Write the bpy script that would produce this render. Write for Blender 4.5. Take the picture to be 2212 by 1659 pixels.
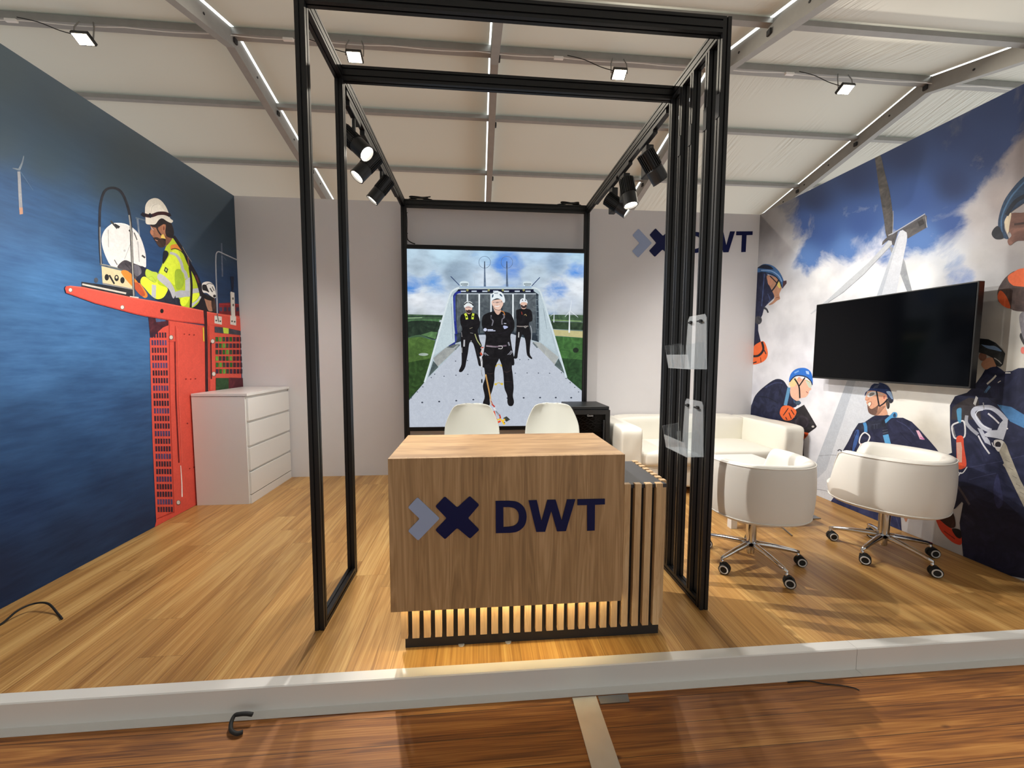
import bpy, bmesh, math, random
from math import sin, cos, pi, radians, atan2, sqrt, floor
from mathutils import Vector, Matrix, noise

random.seed(4)
S = bpy.context.scene
for _o in list(bpy.data.objects):
    bpy.data.objects.remove(_o)

# ------------------------------------------------------------------ camera
FPX, YAW, PITCH, ROLL, CAMZ = 858.0, 0.08603, -0.07258, 0.003641, 1.3541
def cam_axes():
    f = Vector((sin(YAW)*cos(PITCH), cos(YAW)*cos(PITCH), sin(PITCH)))
    r = Vector((cos(YAW), -sin(YAW), 0)); u = r.cross(f)
    return r*cos(ROLL)+u*sin(ROLL), -r*sin(ROLL)+u*cos(ROLL), f
CR, CU, CF = cam_axes()
cd = bpy.data.cameras.new('camera'); cam = bpy.data.objects.new('camera', cd)
S.collection.objects.link(cam)
cd.sensor_fit = 'HORIZONTAL'; cd.sensor_width = 36; cd.lens = FPX/2212*36
cd.clip_start = 0.02; cd.clip_end = 200
cam.matrix_world = Matrix(((CR.x, CU.x, -CF.x, 0), (CR.y, CU.y, -CF.y, 0), (CR.z, CU.z, -CF.z, CAMZ), (0, 0, 0, 1)))
S.camera = cam

# ------------------------------------------------------------------ exposure
S.view_settings.view_transform = 'Standard'
S.view_settings.look = 'None'
S.view_settings.exposure = 0.0
S.view_settings.gamma = 1.0
S.view_settings.use_curve_mapping = False

# ------------------------------------------------------------------ world: bright sky above the tent, dim hall all round
W = bpy.data.worlds.new('world'); S.world = W; W.use_nodes = True
wn = W.node_tree; wn.nodes.clear()
wo = wn.nodes.new('ShaderNodeOutputWorld'); wb = wn.nodes.new('ShaderNodeBackground')
wt = wn.nodes.new('ShaderNodeTexCoord'); ws = wn.nodes.new('ShaderNodeSeparateXYZ')
wr = wn.nodes.new('ShaderNodeValToRGB')
wn.links.new(wt.outputs['Generated'], ws.inputs[0]); wn.links.new(ws.outputs['Z'], wr.inputs[0])
wr.color_ramp.elements[0].position = 0.30; wr.color_ramp.elements[0].color = (0.52, 0.525, 0.52, 1)
wr.color_ramp.elements[1].position = 0.36; wr.color_ramp.elements[1].color = (2.6, 2.7, 2.6, 1)
# added boost: world made brighter towards the right to lift that side of the ceiling
wx = wn.nodes.new('ShaderNodeMapRange'); wn.links.new(ws.outputs['X'], wx.inputs[0])
wx.inputs[1].default_value = 0.1; wx.inputs[2].default_value = 1.0; wx.inputs[3].default_value = 1.0; wx.inputs[4].default_value = 3.6
wm = wn.nodes.new('ShaderNodeMix'); wm.data_type = 'RGBA'; wm.blend_type = 'MULTIPLY'; wm.inputs[0].default_value = 1.0
wn.links.new(wr.outputs[0], wm.inputs[6]); wn.links.new(wx.outputs[0], wm.inputs[7])
wn.links.new(wm.outputs[2], wb.inputs[0]); wb.inputs[1].default_value = 1.0
wn.links.new(wb.outputs[0], wo.inputs[0])

def srgb(r, g, b):
    f = lambda v: (v/255/12.92) if v/255 <= 0.04045 else ((v/255+0.055)/1.055)**2.4
    return (f(r), f(g), f(b))

def lamp(name, kind, loc, target, power, color=(1, 1, 1), size=0.05, angle=60, blend=0.5):
    d = bpy.data.lights.new(name, kind); d.energy = power; d.color = color
    if kind == 'SPOT':
        d.spot_size = radians(angle); d.spot_blend = blend; d.shadow_soft_size = size
    elif kind == 'AREA':
        d.size = size
    else:
        d.shadow_soft_size = size
    o = bpy.data.objects.new(name, d); S.collection.objects.link(o)
    o.location = loc
    o.rotation_euler = (Vector(target)-Vector(loc)).to_track_quat('-Z', 'Y').to_euler()
    return o

# flood lights hung under the ridge purlin (the lamps themselves are built with the roof)
FLOODX = [-7.3, -2.4, 2.95, 8.05]
RZ, RY, SF, SN = 7.7, 8.7, 0.24, 0.28       # tent ridge height and position, far and near roof pitch
for fx in FLOODX:
    lamp('flood_glow', 'AREA', (fx, RY-0.25, RZ-0.62), (fx, RY-2.2, 0), 150, (1.0, 0.90, 0.74), 0.25)
# track spots: position, aim, power
HEADS = [  # pivot, direction, power, cone
    ((-0.778, 2.70, 2.80), (0.62, -0.20, -0.62), 290, 125),
    ((-0.778, 3.02, 2.80), (-0.55, -0.30, -0.78), 100, 130),
    ((-0.778, 3.42, 2.80), (-0.60, -0.10, -0.80), 100, 130),
    ((1.197, 2.86, 2.80), (0.60, 0.15, -0.75), 105, 135),
    ((1.197, 3.30, 2.80), (0.12, -0.18, -0.95), 75, 135),
    ((1.197, 3.58, 2.80), (0.74, -0.28, -0.62), 95, 135),
]
for p, d, w, a in HEADS:
    dv = Vector(d).normalized(); q = Vector(p)+Vector((0, 0, -0.10))+dv*0.155
    lamp('spot_beam', 'SPOT', q, q+dv, w, (1.0, 0.965, 0.91), 0.018, a, 1.0)
    
# ------------------------------------------------------------------ helpers
def ray(px, py):
    return CF + CR*((px-1106)/FPX) + CU*((829.5-py)/FPX)
def onplane(px, py, ax, val):
    d = ray(px, py); o = Vector((0, 0, CAMZ)); return o + d*((val-o[ax])/d[ax])

def tag(o, label=None, cat=None, group=None, kind=None):
    if label: o['label'] = label
    if cat: o['category'] = cat
    if group: o['group'] = group
    if kind: o['kind'] = kind
    return o
def empty(name, loc, label=None, cat=None, group=None):
    o = bpy.data.objects.new(name, None); S.collection.objects.link(o)
    o.location = loc; o.empty_display_size = 0.05
    return tag(o, label, cat, group)
def children(o): return [c for c in bpy.data.objects if c.parent == o]
def copy_tree(o, parent=None):
    c = o.copy(); S.collection.objects.link(c)
    if parent is not None: c.parent = parent
    for ch in children(o): copy_tree(ch, c)
    return c

class MB:
    def __init__(s): s.bm = bmesh.new(); s.M = Matrix.Identity(4)
    def v(s, p): return s.bm.verts.new(s.M @ Vector(p))
    def face(s, pts):
        vs = [s.v(p) for p in pts]
        return s.bm.faces.new(vs)
    def box(s, x0, x1, y0, y1, z0, z1, r=0, seg=2):
        vs = [s.v((x, y, z)) for x in (x0, x1) for y in (y0, y1) for z in (z0, z1)]
        fs = [s.bm.faces.new([vs[i] for i in f]) for f in ((0, 1, 3, 2), (4, 6, 7, 5), (0, 4, 5, 1), (2, 3, 7, 6), (0, 2, 6, 4), (1, 5, 7, 3))]
        if r:
            es = list({e for f in fs for e in f.edges})
            bmesh.ops.bevel(s.bm, geom=es, offset=r, segments=seg, profile=0.5, affect='EDGES', clamp_overlap=True)
        return s
    def prism(s, poly, axis, a, b):
        """extrude a 2-D polygon along axis (0,1,2) from a to b; poly in the two other axes"""
        def P(u, v, w): return ((w, u, v), (u, w, v), (u, v, w))[axis]
        A = [s.v(P(u, v, a)) for u, v in poly]; B = [s.v(P(u, v, b)) for u, v in poly]
        n = len(poly)
        s.bm.faces.new(A); s.bm.faces.new(B[::-1])
        for i in range(n):
            s.bm.faces.new((A[i], B[i], B[(i+1) % n], A[(i+1) % n]))
        return s
    def cyl(s, p0, p1, r0, r1=None, seg=20, cap=True):
        r1 = r0 if r1 is None else r1
        p0 = Vector(p0); p1 = Vector(p1); d = (p1-p0).normalized()
        a = d.orthogonal().normalized(); b = d.cross(a)
        R0 = [s.v(p0+(a*cos(2*pi*i/seg)+b*sin(2*pi*i/seg))*r0) for i in range(seg)]
        R1 = [s.v(p1+(a*cos(2*pi*i/seg)+b*sin(2*pi*i/seg))*r1) for i in range(seg)]
        for i in range(seg):
            s.bm.faces.new((R0[i], R0[(i+1) % seg], R1[(i+1) % seg], R1[i]))
        if cap:
            s.bm.faces.new(R0[::-1]); s.bm.faces.new(R1)
        return s
    def lathe(s, prof, c=(0, 0, 0), axis=(0, 0, 1), seg=24):
        """prof: (radius, height) list around axis through c"""
        c = Vector(c); d = Vector(axis).normalized(); a = d.orthogonal().normalized(); b = d.cross(a)
        rings = []
        for r, h in prof:
            if r < 1e-6: rings.append([s.v(c+d*h)])
            else: rings.append([s.v(c+d*h+(a*cos(2*pi*i/seg)+b*sin(2*pi*i/seg))*r) for i in range(seg)])
        for A, B in zip(rings, rings[1:]):
            for i in range(seg):
                j = (i+1) % seg
                if len(A) == 1 and len(B) == 1: continue
                if len(A) == 1: s.bm.faces.new((A[0], B[j], B[i]))
                elif len(B) == 1: s.bm.faces.new((A[i], A[j], B[0]))
                else: s.bm.faces.new((A[i], A[j], B[j], B[i]))
        return s
    def tube(s, pts, r, seg=8, cyclic=False):
        pts = [Vector(p) for p in pts]; n = len(pts); rings = []
        up = None
        for i, p in enumerate(pts):
            t = (pts[(i+1) % n]-pts[i-1]) if cyclic else (pts[min(i+1, n-1)]-pts[max(i-1, 0)])
            t.normalize()
            if up is None: up = t.orthogonal().normalized()
            up = (up - t*up.dot(t)).normalized(); b = t.cross(up)
            rr = r[i] if isinstance(r, (list, tuple)) else r
            rings.append([s.v(p+(up*cos(2*pi*k/seg)+b*sin(2*pi*k/seg))*rr) for k in range(seg)])
        m = n if cyclic else n-1
        for i in range(m):
            A, B = rings[i], rings[(i+1) % n]
            for k in range(seg):
                s.bm.faces.new((A[k], A[(k+1) % seg], B[(k+1) % seg], B[k]))
        if not cyclic:
            s.bm.faces.new(rings[0][::-1]); s.bm.faces.new(rings[-1])
        return s
    def build(s, name, mat, parent=None, smooth=False, bevel=0, seg=2, subsurf=0, autosmooth=None):
        bmesh.ops.recalc_face_normals(s.bm, faces=s.bm.faces[:])
        me = bpy.data.meshes.new(name); s.bm.to_mesh(me); s.bm.free()
        o = bpy.data.objects.new(name, me); S.collection.objects.link(o)
        if isinstance(mat, (list, tuple)):
            for m in mat: me.materials.append(m)
        else: me.materials.append(mat)
        if smooth:
            for p in me.polygons: p.use_smooth = True
            if autosmooth:
                me.set_sharp_from_angle(angle=radians(autosmooth))
        if bevel:
            m = o.modifiers.new('bevel', 'BEVEL'); m.width = bevel; m.segments = seg; m.limit_method = 'ANGLE'
        if subsurf:
            m = o.modifiers.new('subd', 'SUBSURF'); m.levels = subsurf; m.render_levels = subsurf
        if parent is not None:
            o.parent = parent
            if parent.type == 'EMPTY':
                o.matrix_parent_inverse = Matrix.Translation(-Vector(parent.location))
        return o

def catmull(pts, n=6, closed=True):
    out = []; m = len(pts)
    rng = range(m) if closed else range(m-1)
    for i in rng:
        if closed: p0, p1, p2, p3 = pts[i-1], pts[i], pts[(i+1) % m], pts[(i+2) % m]
        else: p0, p1, p2, p3 = pts[max(i-1, 0)], pts[i], pts[i+1], pts[min(i+2, m-1)]
        for k in range(n):
            t = k/n
            out.append(tuple(0.5*((2*b)+(-a+c)*t+(2*a-5*b+4*c-d)*t*t+(-a+3*b-3*c+d)*t**3) for a, b, c, d in zip(p0, p1, p2, p3)))
    if not closed: out.append(tuple(pts[-1]))
    return out

# ------------------------------------------------------------------ materials
class NT:
    def __init__(s, name):
        s.m = bpy.data.materials.new(name); s.m.use_nodes = True; s.t = s.m.node_tree
        s.t.nodes.clear(); s.out = s.t.nodes.new('ShaderNodeOutputMaterial')
        s.p = s.t.nodes.new('ShaderNodeBsdfPrincipled'); s.t.links.new(s.p.outputs[0], s.out.inputs[0])
    def n(s, typ, ins=None, **kw):
        x = s.t.nodes.new('ShaderNode'+typ)
        for k, v in kw.items(): setattr(x, k, v)
        for k, v in (ins or {}).items():
            if isinstance(v, bpy.types.NodeSocket): s.t.links.new(v, x.inputs[k])
            else: x.inputs[k].default_value = v
        return x
    def m2(s, op, a, b=0.0, c=None):
        x = s.t.nodes.new('ShaderNodeMath'); x.operation = op
        for i, v in enumerate((a, b) if c is None else (a, b, c)):
            if isinstance(v, bpy.types.NodeSocket): s.t.links.new(v, x.inputs[i])
            else: x.inputs[i].default_value = v
        return x.outputs[0]
    def mix(s, f, a, b, blend='MIX'):
        x = s.t.nodes.new('ShaderNodeMix'); x.data_type = 'RGBA'; x.blend_type = blend
        for i, v in ((0, f), (6, a), (7, b)):
            if isinstance(v, bpy.types.NodeSocket): s.t.links.new(v, x.inputs[i])
            else: x.inputs[i].default_value = (tuple(v)+(1,) if i and len(v) == 3 else v)
        return x.outputs[2]
    def ramp(s, fac, stops):
        x = s.t.nodes.new('ShaderNodeValToRGB'); s.t.links.new(fac, x.inputs[0])
        el = x.color_ramp.elements
        while len(el) < len(stops): el.new(0.5)
        for e, (p, c) in zip(el, stops):
            e.position = p; e.color = tuple(c)+(1,) if len(c) == 3 else c
        return x.outputs[0]
    def set(s, **kw):
        names = dict(color='Base Color', rough='Roughness', metal='Metallic', normal='Normal', emit='Emission Color', estr='Emission Strength', ior='IOR', trans='Transmission Weight', spec='Specular IOR Level', sheen='Sheen Weight', coat='Coat Weight', alpha='Alpha')
        for k, v in kw.items():
            i = s.p.inputs[names[k]]
            if isinstance(v, bpy.types.NodeSocket): s.t.links.new(v, i)
            elif k in ('color', 'emit'): i.default_value = tuple(v)+(1,)
            else: i.default_value = v
        return s
    def bump(s, h, strength=0.2, dist=0.01):
        x = s.n('Bump', {'Height': h, 'Strength': strength, 'Distance': dist}); s.t.links.new(x.outputs[0], s.p.inputs['Normal']); return s

def plain(name, rgb, rough=0.5, metal=0, spec=0.5, var=0.0, vscale=8, bump=0, bscale=200, coat=0):
    t = NT(name); c = srgb(*rgb)
    if var or bump:
        tc = t.n('TexCoord').outputs['Object']
    if var:
        nz = t.n('TexNoise', {'Vector': tc, 'Scale': vscale, 'Detail': 5.0})
        col = t.mix(nz.outputs[0], tuple(v*(1-var) for v in c), tuple(min(1, v*(1+var)) for v in c))
        t.set(color=col)
    else: t.set(color=c)
    t.set(rough=rough, metal=metal, spec=spec, coat=coat)
    if bump:
        nz = t.n('TexNoise', {'Vector': tc, 'Scale': bscale, 'Detail': 3.0}); t.bump(nz.outputs[0], bump, 0.002)
    return t.m
def glow(name, rgb, strength, base=(255, 255, 255)):
    t = NT(name); t.set(color=srgb(*base), emit=srgb(*rgb), estr=strength); return t.m

def wood(name, dark, mid, light, grain_axis, plank=None, rough=0.45, scale=1.0, tint=0.12, seam=0.55, contrast=1.0, coat=0.0, knots=False, figure=0.5, stretch=1.0):
    """grain_axis: 0,1,2; plank=(across_axis, width, length)"""
    t = NT(name); tc = t.n('TexCoord').outputs['Object']; sep = t.n('SeparateXYZ', {0: tc})
    ax = [sep.outputs[i] for i in range(3)]
    others = [i for i in range(3) if i != grain_axis]
    off = None
    if plank:
        pa, w, L = plank
        u = t.m2('DIVIDE', ax[pa], w); row = t.m2('FLOOR', u); fu = t.m2('FRACT', u)
        rn = t.n('TexWhiteNoise', {'W': row}, noise_dimensions='1D').outputs['Value']
        v = t.m2('ADD', t.m2('DIVIDE', ax[grain_axis], L), t.m2('MULTIPLY', rn, 7.3)); col = t.m2('FLOOR', v); fv = t.m2('FRACT', v)
        idn = t.m2('ADD', t.m2('MULTIPLY', row, 13.37), t.m2('MULTIPLY', col, 3.71))
        rid = t.n('TexWhiteNoise', {'W': idn}, noise_dimensions='1D').outputs['Value']
        off = t.m2('MULTIPLY', rid, 37.0)
        e1 = t.m2('LESS_THAN', fu, 0.0022/w); e2 = t.m2('LESS_THAN', fv, 0.002/L); edge = t.m2('MAXIMUM', e1, e2)
    # stretched coordinates
    comp = t.n('CombineXYZ')
    for i in range(3):
        src = ax[i]
        if off is not None and i != grain_axis: src = t.m2('ADD', src, off)
        t.t.links.new(t.m2('MULTIPLY', src, (stretch if i == grain_axis else 9.0)*scale), comp.inputs[i])
    P = comp.outputs[0]
    n1 = t.n('TexNoise', {'Vector': P, 'Scale': 1.3, 'Detail': 3.0, 'Roughness': 0.5, 'Distortion': 0.5}).outputs[0]
    # growth-ring figure
    rings = t.m2('FRACT', t.m2('MULTIPLY', n1, 9.0)); rings = t.m2('ABSOLUTE', t.m2('SUBTRACT', rings, 0.5)); rings = t.m2('MULTIPLY', rings, 2.0)
    comp2 = t.n('CombineXYZ')
    for i in range(3):
        src = ax[i]
        if off is not None and i != grain_axis: src = t.m2('ADD', src, off)
        t.t.links.new(t.m2('MULTIPLY', src, (3.0*stretch if i == grain_axis else 120.0)*scale), comp2.inputs[i])
    n2 = t.n('TexNoise', {'Vector': comp2.outputs[0], 'Scale': 1.6, 'Detail': 4.0, 'Roughness': 0.6}).outputs[0]
    f = t.m2('ADD', t.m2('MULTIPLY', n1, 0.9), t.m2('MULTIPLY', t.m2('SUBTRACT', rings, 0.5), 0.30*figure))
    f = t.m2('ADD', f, t.m2('MULTIPLY', t.m2('SUBTRACT', n2, 0.5), 0.75))
    f = t.m2('ADD', t.m2('MULTIPLY', t.m2('SUBTRACT', f, 0.47), contrast), 0.5)
    c = t.ramp(f, [(0.22, srgb(*dark)), (0.5, srgb(*mid)), (0.78, srgb(*light))])
    if knots:
        vc = t.n('CombineXYZ')
        for i in range(3):
            t.t.links.new(t.m2('MULTIPLY', ax[i], 1.3 if i == grain_axis else (3.4 if i != 2 else 0.0)), vc.inputs[i])
        vo = t.n('TexVoronoi', {'Vector': vc.outputs[0], 'Scale': 2.1, 'Randomness': 1.0})
        k = t.ramp(vo.outputs['Distance'], [(0.04, (1, 1, 1)), (0.085, (0, 0, 0))])
        c = t.mix(t.m2('MULTIPLY', k, 0.85), c, srgb(70, 34, 16))
    if plank:
        tintc = t.ramp(rid, [(0.0, (1-tint,)*3), (1.0, (1+tint*0.6,)*3)])
        c = t.mix(1.0, c, tintc, 'MULTIPLY')
        c = t.mix(t.m2('MULTIPLY', edge, seam), c, srgb(45, 28, 14))
    t.set(color=c, rough=rough, coat=coat)
    t.bump(n2, 0.08, 0.002)
    return t.m

M = {}
M['white_wall'] = plain('white_wall', (214, 211, 212), 0.8, var=0.02, bump=0.05)
M['black_alu'] = plain('black_alu', (15, 15, 17), 0.42, 0.0, 0.4, var=0.1)
M['black_slot'] = plain('black_slot', (5, 5, 6), 0.6)
M['black_plastic'] = plain('black_plastic', (20, 20, 21), 0.45, var=0.1)
M['black_matt'] = plain('black_matt', (30, 31, 34), 0.6, var=0.06)
M['dark_panel'] = plain('dark_panel', (46, 47, 52), 0.5, var=0.05)
M['white_lacquer'] = plain('white_lacquer', (226, 224, 220), 0.28, var=0.01)
M['white_trim'] = plain('white_trim', (214, 212, 208), 0.45, var=0.03, vscale=3)
M['leather'] = plain('leather', (228, 224, 216), 0.42, var=0.02, bump=0.12, bscale=420)
M['sofa_cloth'] = plain('sofa_cloth', (232, 228, 216), 0.5, var=0.02, vscale=5, bump=0.08, bscale=60)
M['shell'] = plain('shell', (226, 226, 216), 0.35, var=0.01)
M['chrome'] = plain('chrome', (210, 210, 212), 0.12, 1.0, var=0.03)
M['steel'] = plain('steel', (150, 150, 150), 0.35, 1.0, var=0.08)
M['tent_alu'] = plain('tent_alu', (150, 150, 147), 0.5, 0.15, var=0.12, vscale=6)
M['alu_bright'] = plain('alu_bright', (206, 202, 192), 0.4, 0.35, var=0.12, vscale=14)
M['navy'] = plain('navy', (4, 14, 66), 0.5, spec=0.25)
M['pale_blue'] = plain('pale_blue', (150, 165, 198), 0.5)
M['screen'] = plain('screen', (5, 6, 9), 0.10, 0.0, 0.12)
M['rubber'] = plain('rubber', (14, 14, 14), 0.7, var=0.1)
M['grey_ring'] = plain('grey_ring', (205, 205, 205), 0.4)
M['led'] = glow('led', (255, 236, 178), 44)
M['spot_lens'] = glow('spot_lens', (255, 246, 228), 28)
M['flood_lens'] = glow('flood_lens', (255, 238, 200), 30)
M['oak_counter'] = wood('oak_counter', (136, 106, 72), (164, 130, 90), (186, 152, 112), 2, rough=0.5, scale=1.1, contrast=0.85, figure=1.0, stretch=0.6)
M['oak_top'] = wood('oak_top', (130, 96, 62), (172, 136, 94), (200, 166, 122), 0, rough=0.45, contrast=1.0)
M['oak_slat'] = wood('oak_slat', (182, 146, 104), (204, 170, 126), (220, 192, 152), 2, rough=0.5, scale=2.0, contrast=0.8)
M['laminate'] = wood('laminate', (142, 98, 48), (184, 138, 78), (212, 172, 108), 1, plank=(0, 0.19, 1.3), rough=0.36, contrast=0.95, tint=0.16, figure=0.5, seam=0.45, stretch=0.42)
M['old_planks'] = wood('old_planks', (102, 58, 24), (158, 100, 44), (198, 140, 72), 0, plank=(1, 0.118, 40.0), rough=0.62, contrast=1.05, stretch=0.5, tint=0.25, knots=True, seam=0.9, figure=0.6)
def clear_mat():
    t = NT('acrylic'); t.set(color=(0.80, 0.83, 0.86), rough=0.08)
    tr = t.n('BsdfTransparent', {'Color': (0.93, 0.95, 0.96, 1)}); lw = t.n('LayerWeight', {'Blend': 0.35})
    f = t.m2('ADD', t.m2('MULTIPLY', lw.outputs['Facing'], 0.34), 0.035)
    mx = t.n('MixShader', {0: f, 1: tr.outputs[0], 2: t.p.outputs[0]}); t.t.links.new(mx.outputs[0], t.out.inputs[0]); return t.m
M['acrylic'] = clear_mat()
def glass_dark():
    t = NT('smoked_glass'); t.set(color=(0.25, 0.25, 0.25), rough=0.02, trans=1.0, ior=1.2); return t.m
M['smoked_glass'] = glass_dark()

# ------------------------------------------------------------------ the setting
XL, XR, YB, H = -2.525, 3.287, 4.502, 3.0
def struct(o): return tag(o, kind='structure')
o = MB().box(XL-0.04, XR+0.04, 1.607, YB+0.06, -0.09, -0.0005).build('floor', M['laminate']); struct(o)
o = MB().box(-9, 10, -3.0, 1.57, -0.14, -0.102).box(-9, 10, 1.57, 20, -0.2, -0.15).build('floor', M['old_planks']); struct(o)
o = MB().box(XL-0.04, XR+0.04, YB, YB+0.04, -0.09, H).build('wall_back', M['white_wall']); struct(o)
o = MB().box(XL-0.04, XL-0.003, 1.62, YB, 0.0, H).build('wall_left', M['white_wall']); struct(o)
o = MB().box(XR+0.003, XR+0.04, 1.62, YB, 0.0, H).build('wall_right', M['white_wall']); struct(o)
# white L-shaped edge trim of the raised booth floor, two lengths butted together
for a, b, n in ((-4.4, 1.747, 'trim_1'), (1.749, 5.2, 'trim_2')):
    o = MB().prism([(1.655, -0.001), (1.655, 0.004), (1.606, 0.004), (1.602, 0.0), (1.602, -0.097), (1.566, -0.098), (1.566, -0.101), (1.606, -0.101), (1.606, -0.001)], 0, a, b).build(n, M['white_trim']); struct(o)

# tent roof
def fabric():
    t = NT('tent_fabric'); tc = t.n('TexCoord').outputs['Object']
    mp = t.n('Mapping', {'Vector': tc, 'Rotation': (0, 0, 0.35), 'Scale': (7.0, 0.5, 0.5)})
    nz = t.n('TexNoise', {'Vector': mp.outputs[0], 'Scale': 1.6, 'Detail': 4.0})
    n2 = t.n('TexNoise', {'Vector': tc, 'Scale': 0.25, 'Detail': 2.0})
    t.set(color=t.mix(n2.outputs[0], srgb(214, 214, 208), srgb(228, 230, 222)), rough=0.7)
    sx = t.n('SeparateXYZ', {0: tc}).outputs['X']
    amt = t.n('MapRange', {'Value': sx, 'From Min': 4.0, 'From Max': 9.0, 'To Min': 0.0, 'To Max': 0.75}).outputs[0]
    mk = t.n('TexNoise', {'Vector': tc, 'Scale': 0.55, 'Detail': 1.0}).outputs[0]
    amt = t.m2('MULTIPLY', amt, t.n('MapRange', {'Value': mk, 'From Min': 0.45, 'From Max': 0.62}).outputs[0])
    b = t.n('Bump', {'Height': nz.outputs[0], 'Strength': amt, 'Distance': 0.1})
    t.t.links.new(b.outputs[0], t.p.inputs['Normal'])
    tr = t.n('BsdfTranslucent', {'Color': (0.80, 0.84, 0.78, 1)})
    t.t.links.new(b.outputs[0], tr.inputs['Normal'])
    mx = t.n('MixShader', {0: 0.12, 1: t.p.outputs[0], 2: tr.outputs[0]})
    t.t.links.new(mx.outputs[0], t.out.inputs[0])
    return t.m
M['tent_fabric'] = fabric()
RAFT = [-15.2, -10.0, -4.82, 0.36, 5.18, 10.3, 15.4, 20.6]
def roofz(y): return RZ-SF*(y-RY) if y > RY else RZ-SN*(RY-y)
mb = MB()
for a, b in zip(RAFT, RAFT[1:]):
    # a slit of daylight stays on the side of each rafter that faces the ridge centre bay
    a2 = a+(0.112 if a < 0 else 0.078); b2 = b-(0.114 if 0 < b < 6 else 0.078)
    ys = [-7, RY-1.75*4, RY-1.75*2, RY, RY+1.66, RY+3.6, RY+5.5, 20]
    for p, q in zip(ys, ys[1:]):
        mb.face([(a2, p, roofz(p)+.02), (b2, p, roofz(p)+.02), (b2, q, roofz(q)+.02), (a2, q, roofz(q)+.02)])
o = mb.build('ceiling', M['tent_fabric']); struct(o)
m = o.modifiers.new('sol', 'SOLIDIFY'); m.thickness = 0.004

for k, x in enumerate(RAFT[2:6]):
    mb = MB()
    prof = [(-7, roofz(-7)), (RY, RZ), (20, roofz(20))]
    lo = [(y, z-0.34) for y, z in prof]; hi = [(y, z-0.012) for y, z in prof]
    mb.prism(lo+hi[::-1], 0, x-0.08, x+0.08)
    r = empty('roof_rafter', (x, RY, RZ-0.14), {
        -4.82: 'grey aluminium tent rafter nearest the blue sea mural', 0.36: 'grey aluminium tent rafter seen down the middle between the black frame beams',
        5.18: 'grey aluminium tent rafter emerging behind the black slatted posts', 10.3: 'grey aluminium tent rafter ending above the cloudy sky mural'}.get(x, 'grey aluminium tent rafter far outside the booth'), 'roof beam')
    mb.build('beam', M['tent_alu'], r)
    if -5 < x < 11:
        sx = 1 if x < 2 else -1
        yy = 6.1
        while yy < 14:
            if abs(yy-RY) > 0.1:
                zz = roofz(yy)-0.18
                MB().cyl((x+sx*0.078, yy, zz), (x+sx*0.09, yy, zz), 0.022, seg=8).build('bolt', M['black_matt'], r)
            yy += 0.85
        for yp in (RY-1.75, RY+0.0, RY+1.66, RY+3.6):
            MB().box(x+sx*0.081, x+sx*0.12, yp-0.05, yp+0.05, roofz(yp)-0.27, roofz(yp)-0.17, 0.01, 1).build('purlin_clip', M['black_matt'], r)
PUR = [RY-1.75, RY, RY+1.66, RY+3.6]
PLAB = ['grey tent purlin nearest the camera, crossing the top of the picture',
        'wide grey ridge purlin carrying the flood lights and white cable', 'first grey tent purlin behind the ridge', 'second grey tent purlin behind the ridge, lowest one over the back wall']
for y, lab in zip(PUR, PLAB):
    hh = 0.12 if y == RY else 0.08
    mb = MB()
    for a, b in zip(RAFT, RAFT[1:]):
        mb.box(a+0.06, b-0.06, y-hh*0.75, y+hh*0.75, roofz(y)-hh-0.03, roofz(y)-0.02)
    tag(mb.build('roof_purlin', M['tent_alu']), lab, 'roof beam')

# flood lights, one per bay
FL = ['bright square flood light over the blue sea mural', 'bright square flood light seen through the left of the black frame', 'bright square flood light seen through the right of the black frame', 'bright square flood light right of the black frame, over the sky mural']
for x, lab in zip(FLOODX, FL):
    z = RZ-0.50; y = RY-0.2
    r = empty('flood_light', (x, y, z), lab, 'flood light', 'flood lights under the tent ridge')
    R = Matrix.Translation((x, y, z)) @ Matrix.Rotation(radians(-28), 4, 'X')
    mb = MB(); mb.M = R; mb.box(-0.15, 0.15, -0.11, 0.11, -0.02, 0.05, 0.012).box(-0.1, 0.1, -0.08, 0.08, 0.05, 0.08, 0.01); mb.build('housing', M['black_plastic'], r)
    mb = MB(); mb.M = R; mb.box(-0.125, 0.125, -0.088, 0.088, -0.027, -0.021); mb.build('lens', M['flood_lens'], r)
    for s_ in (-1, 1): MB().tube([(x+s_*0.17, y, z+0.02), (x+s_*0.17, y+0.03, z+0.22), (x+s_*0.12, y+0.08, z+0.36)], 0.012, 6).build('bracket', M['steel'], r)
    mb = MB(); mb.tube(catmull([(x-0.12, y, z+0.06), (x-0.4, y, z+0.12), (x-0.75, y-0.0, z+0.24), (x-1.1, y, z+0.30)], 5, False), 0.008, 6); mb.build('cable', M['rubber'], r)
# white supply cable under the ridge with its connectors
pts = []
xx = -14.0
while xx < 15:
    pts.append((xx, RY-0.12, RZ-0.19-0.03*abs(sin(xx*1.9)))); xx += 0.35
r = empty('supply_cable', (0, RY-0.12, RZ-0.2), 'thin white power cable strung along the ridge purlin', 'cable')
MB().tube(pts, 0.009, 5).build('cable', M['white_lacquer'], r)
for x in [f-1.15 for f in FLOODX]+[13]:
    MB().box(x-0.22, x-0.02, RY-0.16, RY-0.10, RZ-0.24, RZ-0.19, 0.01).build('connector', M['white_lacquer'], r)

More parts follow.
